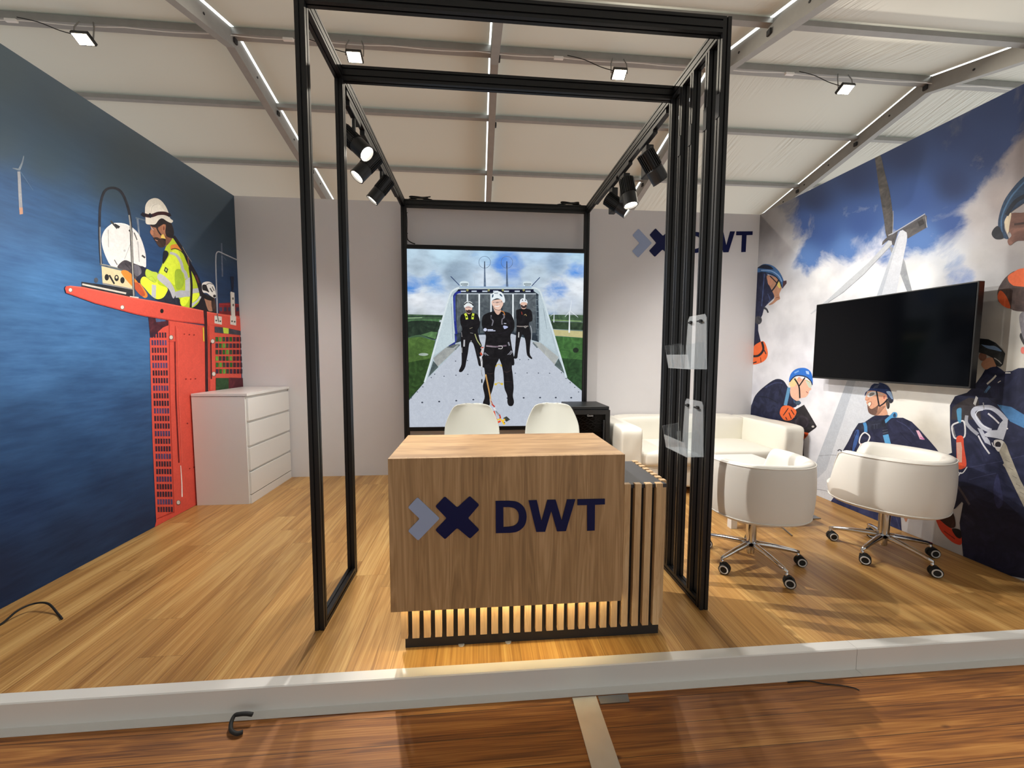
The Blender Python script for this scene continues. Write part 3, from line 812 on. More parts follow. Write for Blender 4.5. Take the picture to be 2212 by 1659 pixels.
# ------------------------------------------------------------------ cables and bits on the floors
P = [onplane(a, b, 2, 0.0) for a, b in ((-60, 1378), (0, 1352), (40, 1333), (75, 1318), (105, 1318), (125, 1328), (134, 1339))]
pts = [(q.x, q.y, 0.006+(0.03 if 1 < i < 5 else 0)) for i, q in enumerate(P)]
tag(MB().tube(catmull(pts, 6, False), 0.005, 8).build('power_cable', M['rubber'], smooth=True), 'black cable end lying on the booth floor beside the sea mural', 'cable')
zf = -0.102
P = [(547, 1546, .03), (541, 1535, .035), (527, 1534, .035), (511, 1544, .03), (500, 1560, .02), (500, 1572, .012), (512, 1577, .008), (525, 1572, .006)]
pts = []
for a, b, h in P:
    q = onplane(a, b+14, 2, zf); pts.append((q.x, min(q.y, 1.555), zf+0.004+h))
tag(MB().tube(catmull(pts, 5, False), [0.0075]*36, 8).build('cable_hook', M['rubber'], smooth=True), 'short dark rubber strap curling from under the white floor trim', 'strap')
P = [onplane(a, b, 2, zf) for a, b in ((1690, 1463), (1740, 1470), (1782, 1479), (1820, 1483), (1845, 1488), (1856, 1493))]
tag(MB().tube(catmull([(q.x, min(q.y, 1.56), zf+0.004) for q in P], 5, False), 0.0022, 6).build('thin_wire', M['rubber']), 'thin dark wire on the old boards in front of the white trim', 'wire')
A = [onplane(a, b, 2, zf+0.003) for a, b in ((1230, 1495), (1285, 1494))]
tag(MB().prism([(0.397, 1.56), (0.500, 1.56), (0.500, 0.2), (0.397, 0.2)], 2, zf, zf+0.004).build('metal_strip', M['alu_bright']), 'bright metal joint strip crossing the old wooden boards', 'metal strip')
tag(MB().prism([(0.508, 1.56), (0.640, 1.56), (0.633, 1.522), (0.508, 1.522)], 2, zf, zf+0.003).build('metal_patch', M['steel']), 'small grey tape patch beside the metal strip', 'tape')

# ------------------------------------------------------------------ printed pictures
def lin(c, g=1.0): return tuple(min(1.0, v*g) for v in srgb(*c))
class Print:
    """flat colour shapes laid on one plane; shapes drawn later sit a hair further out"""
    def __init__(s, ax, val, step, lim, gain=1.0):
        s.ax, s.val, s.step, s.lim, s.gain = ax, val, step, lim, gain
        s.bm = bmesh.new(); s.col = s.bm.loops.layers.float_color.new('ink'); s.k = 0
        s.o = (0, 0, 1.0)
    def crop(s, x, y, sc): s.o = (x, y, sc)
    def P(s, p):
        px, py = s.o[0]+p[0]/s.o[2], s.o[1]+p[1]/s.o[2]
        q = onplane(px, py, s.ax, s.val)
        (u0, u1), (z0, z1) = s.lim
        a = 1-s.ax
        q[a] = min(u1, max(u0, q[a])); q.z = min(z1, max(z0, q.z))
        return q
    def put(s, c, pts):
        w = [s.P(p) for p in pts]
        out = []
        for q in w:
            if not out or (q-out[-1]).length > 2e-4: out.append(q)
        while len(out) > 2 and (out[0]-out[-1]).length < 2e-4: out.pop()
        if len(out) < 3: return
        off = 0.0004+s.k*abs(s.step)
        for q in out: q[s.ax] += off*(1 if s.step > 0 else -1)
        f = s.bm.faces.new([s.bm.verts.new(q) for q in out])
        L = (*lin(c, s.gain), 1)
        for l in f.loops: l[s.col] = L
    def poly(s, c, pts, smooth=True):
        s.k += 1; s.put(c, catmull(pts, 4) if smooth else pts)
    def line(s, c, pts, w, smooth=True, closed=False):
        s.k += 1
        if smooth and len(pts) > 2: pts = catmull(pts, 5, closed)
        n = len(pts); L, R = [], []
        for i, p in enumerate(pts):
            a = pts[i-1] if (i or closed) else pts[0]; b = pts[(i+1) % n] if (i < n-1 or closed) else pts[-1]
            dx, dy = b[0]-a[0], b[1]-a[1]; d = sqrt(dx*dx+dy*dy) or 1
            ww = (w[0]+(w[1]-w[0])*i/max(1, n-1)) if isinstance(w, tuple) else w
            L.append((p[0]-dy/d*ww/2, p[1]+dx/d*ww/2)); R.append((p[0]+dy/d*ww/2, p[1]-dx/d*ww/2))
        m = n if closed else n-1
        for i in range(m):
            j = (i+1) % n; s.put(c, [L[i], L[j], R[j], R[i]])
    def disc(s, c, x, y, r, ry=None, n=18):
        s.k += 1; ry = ry or r
        s.put(c, [(x+r*cos(2*pi*i/n), y+ry*sin(2*pi*i/n)) for i in range(n)])
    def build(s, name, mat, parent):
        me = bpy.data.meshes.new(name); s.bm.to_mesh(me); s.bm.free(); me.materials.append(mat)
        o = bpy.data.objects.new(name, me); S.collection.objects.link(o)
        o.parent = parent; o.matrix_parent_inverse = Matrix.Translation(-Vector(parent.location))
        return o
def project(p):
    d = Vector(p)-Vector((0, 0, CAMZ)); k = d.dot(CF)
    return 1106+FPX*d.dot(CR)/k, 829.5-FPX*d.dot(CU)/k
def backdrop(name, ax, val, lim, ctrl, mat, parent, gain=1.0, res=0.05):
    """ctrl: (px,py, base rgb, cloud rgb, cloud amount)"""
    (u0, u1), (z0, z1) = lim; nu, nz = int((u1-u0)/res)+1, int((z1-z0)/res)+1
    bm = bmesh.new(); a_ = bm.verts.layers.float_color.new('ink'); b_ = bm.verts.layers.float_color.new('cloud')
    C = [(x, y, lin(c1, gain), lin(c2, gain), m) for x, y, c1, c2, m in ctrl]
    G = []
    for i in range(nu+1):
        row = []
        for j in range(nz+1):
            u = u0+(u1-u0)*i/nu; z = z0+(z1-z0)*j/nz
            p = (val, u, z) if ax == 0 else (u, val, z)
            px, py = project(p); W_ = 0; A = [0]*3; B = [0]*3; Mm = 0
            for x, y, c1, c2, m in C:
                w = 1/(((px-x)**2+(py-y)**2)**1.6+400); W_ += w; Mm += w*m
                for t in range(3): A[t] += w*c1[t]; B[t] += w*c2[t]
            v = bm.verts.new(p); v[a_] = (*[t/W_ for t in A], 1); mm = Mm/W_; v[b_] = (*[t/W_ for t in B], mm); row.append(v)
        G.append(row)
    for i in range(nu):
        for j in range(nz): bm.faces.new((G[i][j], G[i+1][j], G[i+1][j+1], G[i][j+1]))
    me = bpy.data.meshes.new(name); bm.to_mesh(me); bm.free(); me.materials.append(mat)
    o = bpy.data.objects.new(name, me); S.collection.objects.link(o)
    o.parent = parent; o.matrix_parent_inverse = Matrix.Translation(-Vector(parent.location))
    return o
def ink_mat(name, emit=0.0, rough=0.55, sc=9.0):
    t = NT(name); a = t.n('Attribute', attribute_name='ink').outputs['Color']
    tc = t.n('TexCoord').outputs['Object']
    n1 = t.n('TexNoise', {'Vector': tc, 'Scale': sc, 'Detail': 5.0, 'Roughness': 0.55, 'Distortion': 1.6}).outputs[0]
    n2 = t.n('TexNoise', {'Vector': tc, 'Scale': sc*9, 'Detail': 4.0}).outputs[0]
    lum = t.n('SeparateColor', {0: a}, mode='HSV').outputs[2]
    k = t.n('MapRange', {'Value': lum, 'From Min': 0.08, 'From Max': 0.5, 'To Min': 1.0, 'To Max': 0.10}).outputs[0]
    a = t.mix(k, a, t.ramp(n1, [(0.33, (0.62, 0.63, 0.68)), (0.5, (0.97, 0.97, 0.97)), (0.66, (1.5, 1.48, 1.42))]), 'MULTIPLY')
    a = t.mix(0.6, a, t.ramp(n2, [(0.3, (0.90, 0.90, 0.90)), (0.7, (1.10, 1.10, 1.10))]), 'MULTIPLY')
    if emit: t.set(spec=0.12, color=(0.006, 0.006, 0.006), emit=a, estr=emit, rough=0.4)
    else: t.set(color=a, rough=rough, spec=0.25)
    return t.m
def sky_mat(name, scale, sharp=0.25, emit=0.0, stretch=(1, 1, 1), amp=1.0, rough=0.55):
    t = NT(name); a = t.n('Attribute', attribute_name='ink').outputs['Color']; cl = t.n('Attribute', attribute_name='cloud')
    tc = t.n('TexCoord').outputs['Object']; mp = t.n('Mapping', {'Vector': tc, 'Scale': stretch})
    nz = t.n('TexNoise', {'Vector': mp.outputs[0], 'Scale': scale, 'Detail': 9.0, 'Roughness': 0.62, 'Distortion': 0.5}).outputs[0]
    f = t.m2('DIVIDE', t.m2('SUBTRACT', t.m2('ADD', t.m2('MULTIPLY', nz, amp), t.m2('MULTIPLY', cl.outputs['Alpha'], 1.3)), 0.5*amp+0.65), sharp)
    f = t.n('Clamp', {'Value': t.m2('ADD', f, 0.5)}).outputs[0]
    n2 = t.n('TexNoise', {'Vector': mp.outputs[0], 'Scale': scale*2.3, 'Detail': 6.0}).outputs[0]
    cc = t.mix(1.0, cl.outputs['Color'], t.ramp(n2, [(0.3, (0.80, 0.80, 0.81)), (0.6, (1, 1, 1))]), 'MULTIPLY')
    c = t.mix(f, a, cc)
    if emit: t.set(spec=0.12, color=(0.006, 0.006, 0.006), emit=c, estr=emit, rough=0.4)
    else: t.set(color=c, rough=rough, spec=0.25)
    return t.m
def sea_mat(name):
    t = NT(name); a = t.n('Attribute', attribute_name='ink').outputs['Color']
    cl = t.n('Attribute', attribute_name='cloud')
    tc = t.n('TexCoord').outputs['Object']; mp = t.n('Mapping', {'Vector': tc, 'Scale': (1, 1.6, 9)})
    nz = t.n('TexNoise', {'Vector': mp.outputs[0], 'Scale': 3.0, 'Detail': 7.0, 'Roughness': 0.6}).outputs[0]
    rp = t.ramp(nz, [(0.3, (0.72, 0.76, 0.80)), (0.7, (1.25, 1.22, 1.18))])
    t.set(color=t.mix(t.m2('MULTIPLY', cl.outputs['Alpha'], 1.0), a, t.mix(1.0, a, rp, 'MULTIPLY')), rough=0.5, spec=0.25)
    return t.m
M['ink'] = ink_mat('print_ink'); M['ink_lit'] = ink_mat('print_ink_backlit', 1.0, sc=11.0)
M['cloud_print'] = sky_mat('cloud_print', 2.0, 0.34, amp=2.1)
M['cloud_lit'] = sky_mat('cloud_print_backlit', 3.6, 0.5, 1.0, (1, 1, 2.2), amp=1.3)
M['sea_print'] = sea_mat('sea_print')
BLK = (24, 23, 27)

# ---------- left wall: technician on a red offshore platform
LG = 1.06
ml = empty('wall_mural', (XL, 3.0, 1.5), 'wall mural of a blue sea with a yellow-jacketed technician on a red platform', 'mural')
limL = ((1.63, YB-0.002), (0.002, H-0.002))
sk = (0, 0, 0)
ctl = [(-300, 0, (66, 84, 96)), (0, 150, (66, 84, 96)), (150, 220, (60, 78, 92)), (300, 330, (56, 72, 84)), (450, 430, (52, 68, 82)), (250, 390, (54, 72, 86)), (0, 300, (58, 78, 94)), (-300, 250, (58, 78, 94)), (100, 345, (54, 76, 94)),
       (500, 500, (52, 68, 82)), (440, 540, (50, 66, 82)), (-300, 420, (44, 84, 128)), (60, 440, (42, 82, 128)), (0, 420, (42, 82, 128)), (180, 490, (44, 82, 126)), (330, 560, (36, 66, 106)), (400, 610, (34, 60, 98)), (500, 620, (30, 54, 88)),
       (0, 560, (56, 100, 150)), (100, 620, (66, 114, 166)), (150, 720, (64, 108, 158)), (280, 760, (62, 104, 152)), (50, 780, (62, 104, 154)), (200, 860, (50, 86, 132)), (300, 900, (44, 76, 118)),
       (50, 930, (44, 76, 118)), (150, 1000, (36, 66, 106)), (250, 1080, (30, 56, 92)), (50, 1080, (28, 54, 92)), (150, 1180, (24, 46, 78)), (0, 1250, (22, 40, 70)), (-300, 1400, (20, 38, 66)), (-300, 900, (50, 86, 130)), (300, 1150, (24, 46, 78)), (480, 900, (30, 54, 88))]
backdrop('printed_sea', 0, XL, limL, [(x, y, c, c, 0.12 if c[1]-c[0] < 30 and y < 560 else 1.0) for x, y, c in ctl], M['sea_print'], ml, LG)
p = Print(0, XL, 0.000015, limL, LG)
p.crop(0, 300, 3.16)
p.poly((150, 152, 158), [(118, 222), (138, 222), (154, 480), (130, 482)], False); p.poly((190, 145, 120), [(130, 470), (154, 468), (157, 512), (134, 516)], False)
p.line((118, 130, 142), [(128, 214), (150, 165), (162, 115)], (18, 5)); p.line((118, 130, 142), [(130, 210), (85, 200)], (14, 5)); p.line((70, 98, 128), [(140, 225), (225, 350)], (8, 3))
p.line((110, 122, 138), [(938, 545), (950, 660)], (14, 10)); p.line((95, 110, 125), [(925, 538), (990, 556)], 8)
p.line((96, 104, 122), [(1512, 712), (1518, 940)], 9); p.line((70, 84, 104), [(1514, 790), (1545, 830)], 5)
# hatch lid, hoop and control box
p.poly((216, 214, 212), [(790, 573), (870, 585), (945, 648), (988, 760), (997, 850), (985, 880), (900, 885), (775, 880), (720, 800), (693, 700), (708, 632), (750, 588)])
p.line((236, 235, 232), [(700, 720), (712, 640), (750, 592), (800, 578), (870, 590), (940, 655)], 5)
p.line((60, 62, 64), [(755, 560), (800, 612)], 12); p.line((45, 45, 48), [(780, 585), (815, 605)], 18); p.line((60, 58, 58), [(882, 620), (900, 640)], 16); p.line((70, 70, 70), [(915, 640), (935, 690)], 7); p.line((60, 58, 60), [(968, 795), (990, 812)], 12)
p.line((150, 150, 150), [(900, 690), (850, 820)], 3); p.disc((180, 180, 180), 850, 763, 8); p.line((100, 100, 100), [(780, 825), (800, 860)], 6)
p.line((170, 168, 165), [(738, 620), (740, 740)], 5); p.line((165, 162, 160), [(940, 700), (950, 840)], 5)
p.poly((205, 190, 152), [(692, 868), (905, 918), (905, 1030), (700, 990)], False)
p.line((86, 92, 90), [(680, 855), (905, 908)], 11); p.line((150, 152, 150), [(680, 851), (905, 903)], 4)
for x, y in ((728, 945), (795, 950), (835, 965)): p.disc((30, 30, 32), x, y, 15, 22)
p.line((30, 30, 34), [(745, 930), (780, 990)], 12); p.disc((205, 190, 152), 795, 945, 7, 9)
p.poly((36, 38, 44), [(555, 975), (700, 995), (910, 1030), (915, 1080), (860, 1075), (556, 1010)], False)
p.line((196, 190, 180), [(560, 992), (860, 1055)], 12, False); p.line((120, 120, 130), [(700, 985), (900, 1025)], 6, False)
p.disc((60, 64, 74), 655, 965, 14, 18)
p.poly((228, 128, 48), [(825, 905), (872, 903), (945, 975), (1005, 1060), (985, 1085), (930, 1035), (860, 962)])
p.poly((176, 78, 46), [(900, 990), (945, 985), (990, 1060), (960, 1070)])
p.poly((62, 58, 64), [(800, 872), (848, 828), (900, 845), (960, 868), (1005, 888), (1000, 935), (965, 985), (925, 962), (880, 905), (830, 892)])
p.poly((96, 94, 104), [(905, 868), (940, 862), (970, 905), (955, 935), (920, 930)]); p.line((38, 36, 42), [(850, 850), (885, 885)], 6); p.line((38, 36, 42), [(880, 845), (910, 890)], 6)
p.poly((34, 36, 54), [(960, 868), (1003, 890), (1000, 935), (950, 985), (930, 950), (965, 915)])
p.line((34, 36, 46), [(690, 855), (680, 700), (679, 560), (685, 450), (712, 360), (765, 334), (825, 360), (868, 450), (890, 560), (896, 700), (905, 900), (914, 1080)], 17)
p.line((128, 128, 130), [(690, 855), (684, 720), (682, 600)], 7); p.line((150, 148, 142), [(880, 520), (894, 640), (901, 800), (912, 1075)], 9)
p.line((205, 200, 190), [(885, 1078), (945, 1086)], 12, False)
# technician
p.crop(290, 420, 6.379)
p.poly((30, 28, 36), [(780, 1500), (900, 1250), (950, 1380), (1010, 1640), (960, 1640), (760, 1600)], False)
p.poly((176, 196, 44), [(430, 730), (520, 605), (600, 660), (680, 740), (760, 900), (850, 1100), (905, 1280), (918, 1400), (870, 1510), (770, 1568), (640, 1545), (600, 1440), (460, 1380), (330, 1250), (322, 1110), (385, 960), (402, 860)])
p.poly((206, 222, 62), [(450, 900), (520, 780), (600, 770), (640, 900), (620, 1100), (560, 1250), (440, 1150), (350, 1090), (390, 980)])
p.poly((150, 176, 50), [(560, 1060), (640, 1040), (690, 1200), (640, 1300), (570, 1290)])
p.poly((178, 200, 70), [(165, 1030), (240, 1060), (320, 1085), (322, 1200), (290, 1218), (160, 1130)])
p.poly((40, 42, 56), [(455, 1290), (520, 1380), (615, 1430), (640, 1545), (440, 1510), (280, 1440), (400, 1420)])
p.poly((222, 236, 60), [(332, 1110), (322, 1230), (452, 1290), (440, 1360), (390, 1425), (310, 1442), (230, 1392), (150, 1300), (85, 1222), (100, 1150), (150, 1135), (220, 1185), (300, 1215)])
p.line((160, 185, 50), [(190, 1150), (240, 1130), (300, 1200)], 8); p.line((168, 190, 50), [(230, 1190), (300, 1180), (330, 1140)], 7)
p.poly((178, 178, 184), [(348, 1090), (470, 1175), (550, 1300), (562, 1380), (532, 1432), (470, 1300), (320, 1165)])
p.line((172, 174, 176), [(490, 805), (575, 835), (640, 930), (668, 1040), (700, 1080), (720, 1160)], (34, 46))
p.poly((182, 184, 190), [(700, 1180), (765, 1140), (768, 1400), (700, 1400)], False); p.poly((170, 172, 180), [(556, 1345), (640, 1320), (764, 1330), (762, 1408), (640, 1420), (570, 1425)], False)
p.poly((176, 178, 186), [(800, 1300), (885, 1290), (895, 1350), (802, 1365)], False); p.poly((186, 190, 196), [(910, 1380), (915, 1430), (850, 1500), (770, 1565), (780, 1510), (860, 1460)])
p.poly((216, 232, 54), [(640, 1430), (760, 1415), (700, 1530), (640, 1520)]); p.poly((224, 238, 62), [(800, 1372), (895, 1365), (860, 1440), (790, 1490)])
p.poly((178, 180, 186), [(240, 1240), (300, 1252), (294, 1432), (236, 1402)], False)
p.poly((52, 58, 46), [(425, 995), (467, 1030), (446, 1087), (406, 1050)], False); p.disc((170, 180, 120), 436, 1040, 12, 18)
p.poly((26, 28, 36), [(400, 790), (450, 780), (470, 830), (420, 925), (390, 950)])
p.poly((212, 130, 54), [(500, 705), (560, 685), (620, 700), (690, 770), (705, 830), (640, 770), (560, 745), (505, 765)])
p.line((30, 26, 32), [(505, 760), (560, 745), (640, 780), (700, 850)], 10)
p.line((30, 27, 36), [(540, 575), (600, 665), (690, 800), (760, 960), (850, 1120), (900, 1260), (935, 1400)], (40, 62)); p.line((34, 28, 34), [(760, 1000), (788, 1250), (775, 1560)], 30)
p.line((120, 118, 112), [(660, 720), (740, 860), (790, 930)], 7); p.line((150, 90, 70), [(735, 860), (750, 980)], 8); p.line((90, 40, 44), [(840, 1110), (890, 1220)], 22)
p.poly((152, 104, 80), [(222, 420), (350, 370), (440, 400), (450, 540), (520, 600), (470, 680), (420, 712), (350, 722), (310, 650), (262, 595), (226, 548), (216, 510), (232, 460)])
p.poly((120, 80, 62), [(430, 560), (520, 590), (450, 700), (415, 690)])
p.poly((56, 40, 36), [(262, 600), (310, 590), (360, 610), (420, 590), (432, 680), (400, 726), (340, 722), (300, 660)])
p.poly((178, 120, 92), [(215, 515), (240, 480), (262, 520), (258, 560), (228, 548)]); p.line((190, 140, 120), [(285, 625), (320, 640)], 8)
p.poly((34, 28, 32), [(330, 340), (470, 350), (530, 450), (545, 540), (520, 600), (450, 580), (425, 520), (432, 420), (380, 420), (330, 450), (240, 440), (225, 412)])
p.disc((172, 116, 88), 402, 462, 26, 52); p.disc((120, 70, 55), 404, 465, 12, 30)
p.line((24, 22, 26), [(300, 440), (330, 510), (375, 570), (425, 640)], 18); p.poly((224, 190, 96), [(372, 555), (400, 548), (432, 612), (362, 600)], False)
p.line((190, 195, 200), [(225, 450), (262, 492)], 7); p.line((40, 36, 40), [(240, 440), (330, 460)], 14)
p.poly((226, 220, 208), [(145, 250), (152, 150), (200, 78), (280, 50), (350, 72), (415, 140), (462, 230), (490, 325), (532, 362), (508, 392), (450, 370), (385, 330), (335, 350), (290, 408), (230, 415), (160, 402), (152, 320)])
p.poly((236, 231, 220), [(215, 200), (250, 140), (320, 130), (380, 180), (420, 250), (330, 235), (250, 250)]); p.line((190, 184, 172), [(230, 240), (250, 160), (320, 130)], 5)
p.line((56, 26, 30), [(130, 280), (200, 296), (260, 286), (330, 262), (420, 262), (490, 290)], 48); p.line((24, 24, 38), [(100, 262), (150, 300)], 46); p.line((24, 24, 38), [(195, 270), (235, 310)], 50); p.line((24, 24, 40), [(470, 265), (490, 305)], 42)
# colleague behind
p.poly((30, 30, 36), [(940, 1360), (1100, 1420), (1130, 1640), (1000, 1640)], False)
p.poly((160, 116, 94), [(965, 1410), (1060, 1430), (1098, 1500), (1085, 1600), (1025, 1605), (1000, 1560), (982, 1500)]); p.poly((60, 44, 40), [(1060, 1430), (1110, 1440), (1125, 1600), (1075, 1600)])
p.line((26, 24, 26), [(950, 1395), (1010, 1430), (1090, 1445)], 48)
p.poly((222, 218, 214), [(930, 1240), (970, 1206), (1035, 1204), (1090, 1248), (1118, 1330), (1120, 1425), (1060, 1405), (1000, 1360), (942, 1345)])
p.poly((30, 30, 34), [(935, 1250), (985, 1245), (1010, 1300), (1030, 1350), (985, 1330), (940, 1315)]); p.line((34, 34, 38), [(985, 1250), (1030, 1225), (1080, 1240)], 8); p.line((34, 34, 38), [(1040, 1290), (1075, 1345)], 14); p.line((34, 34, 38), [(1070, 1270), (1100, 1330)], 10); p.disc((40, 38, 40), 1103, 1400, 20)
p.poly((116, 32, 38), [(1165, 1500), (1300, 1490), (1440, 1512), (1460, 1680), (1165, 1680)], False); p.line((150, 42, 44), [(1165, 1510), (1440, 1520)], 12, False)
for x in (1170, 1230, 1290, 1400): p.poly((52, 50, 74), [(x, 1555), (x+40, 1555), (x+40, 1610), (x, 1610)], False)
p.line((138, 142, 150), [(1142, 1650), (1135, 1350), (1122, 1000), (1124, 850), (1135, 805), (1165, 790), (1250, 828), (1425, 908)], 17); p.line((190, 192, 196), [(1140, 1650), (1131, 1350), (1119, 1000), (1121, 850), (1133, 803), (1165, 787), (1250, 825), (1425, 903)], 5)
p.poly((28, 34, 56), [(1322, 1130), (1372, 1130), (1368, 1250), (1362, 1345), (1338, 1345), (1335, 1250)], False)
p.poly((196, 190, 182), [(1318, 1350), (1374, 1352), (1380, 1680), (1330, 1680)], False); p.disc((90, 86, 82), 1350, 1438, 13, 18); p.disc((90, 86, 82), 1352, 1522, 13, 18)
# red platform
RED, RD2, RD3 = (208, 80, 66), (172, 56, 48), (222, 100, 84)
p.crop(300, 650, 3.3175)
p.poly((72, 34, 44), [(66, 110), (210, 130), (210, 260), (80, 260)], False); p.poly((70, 90, 126), [(116, 118), (190, 130), (190, 145), (122, 152)], False)
p.poly(RED, [(140, 218), (172, 190), (210, 175), (210, 140), (470, 178), (476, 700), (480, 1500), (250, 1560), (112, 1630), (122, 1580), (96, 1000), (76, 265), (100, 262)], False)
p.poly(RED, [(484, 80), (728, 110), (735, 640), (745, 900), (480, 900)], False)
for r_ in range(24):
    y = 226+r_*54.3
    for c_ in range(6):
        x0 = 86+r_*1.95+c_*19.0; 
        if r_ == 0 and c_ < 0: continue
        p.poly([(52, 34, 52), (70, 58, 96), (60, 36, 50)][(r_*7+c_*3) % 3], [(x0, y), (x0+13, y+1), (x0+14, y+38), (x0+1, y+38)], False)
p.line((104, 26, 30), [(255, 290), (262, 700), (284, 1160)], 9, False); p.line((236, 226, 220), [(296, 1180), (304, 1300), (306, 1405)], (5, 9), False); p.line(RD2, [(258, 180), (262, 292), (205, 292)], 4, False)
p.line(RD2, [(214, 150), (220, 700), (250, 1520)], 3, False); p.line(RD3, [(272, 200), (284, 700), (306, 1160)], 4, False); p.line(RD2, [(128, 1560), (250, 1510)], 6, False)
for x, y in ((322, 238), (358, 242), (392, 244), (334, 560), (368, 560), (402, 558), (344, 878), (360, 1202), (392, 1192)): p.disc((130, 34, 34), x, y, 5)
for x, y in ((228, 262), (280, 1445), (526, 290), (534, 524)): p.disc((120, 90, 84), x, y, 16, 18); p.disc((206, 196, 186), x-1, y-1, 12, 14)
p.line((52, 24, 30), [(474, 70), (480, 300), (484, 640), (486, 900)], 20, False); p.line(RD2, [(497, 180), (505, 640)], 5, False); p.line((216, 196, 60), [(458, 190), (462, 290)], 8, False)
p.line((60, 24, 30), [(512, 300), (516, 560)], 9, False)
p.poly((60, 60, 70), [(540, 184), (728, 206), (730, 246), (540, 226)], False); p.poly((186, 206, 70), [(598, 190), (640, 196), (640, 236), (604, 232)], False)
for r_ in range(6):
    for c_ in range(8):
        x0 = 546+c_*25+(r_ > 3)*2; y = 258+r_*46
        cc = [(42, 96, 40), (96, 150, 60), (52, 70, 50), (60, 40, 58)][(r_*3+c_*5+(c_ > 4)) % 4] if c_ < 5 else (66, 34, 48)
        if x0 < 735: p.poly(cc, [(x0, y), (min(738, x0+19), y+1), (min(738, x0+19), y+33), (x0, y+33)], False)
p.poly((46, 74, 44), [(548, 552), (640, 552), (640, 640), (548, 640)], False); p.poly((90, 34, 44), [(642, 550), (745, 552), (745, 640), (642, 640)], False)
p.crop(0, 300, 3.16)
p.poly(RED, [(437, 1020), (445, 1005), (470, 1003), (555, 1010), (900, 1082), (1100, 1115), (1388, 1172), (1392, 1266), (1190, 1245), (990, 1212), (915, 1196), (640, 1122), (446, 1052)], False)
p.line(RD3, [(470, 1006), (555, 1014), (900, 1086), (1100, 1119), (1386, 1176)], 8, False); p.line(RD2, [(450, 1050), (640, 1118), (915, 1192), (990, 1208), (1190, 1241), (1390, 1262)], 6, False)
p.poly(RED, [(1408, 1178), (1636, 1222), (1650, 1312), (1410, 1262)], False); p.line(RD3, [(1408, 1182), (1640, 1226)], 6, False)
p.line((60, 26, 30), [(1390, 1168), (1398, 1275)], 13, False)
p.disc((30, 22, 24), 1100, 1175, 12, 15)
for x, y in ((475, 1032), (830, 1150)): p.disc((130, 100, 92), x, y, 15, 16); p.disc((224, 214, 204), x-1, y-1, 11, 12)
p.poly((210, 204, 196), [(1460, 1206), (1510, 1214), (1510, 1268), (1460, 1258)], False); p.line((110, 108, 104), [(1478, 1195), (1488, 1250)], 8); p.disc((80, 76, 72), 1472, 1240, 6); p.disc((80, 76, 72), 1500, 1245, 6)
p.poly((214, 208, 200), [(1568, 1205), (1608, 1212), (1608, 1274), (1568, 1266)], False); p.poly((206, 200, 192), [(1570, 1042), (1596, 1050), (1602, 1215), (1576, 1210)], False); p.disc((80, 76, 72), 1580, 1245, 6); p.disc((80, 76, 72), 1598, 1248, 6); p.disc((90, 86, 80), 1586, 1090, 6, 9); p.disc((90, 86, 80), 1588, 1134, 6, 9)
p.build('printed_figures', M['ink'], ml)

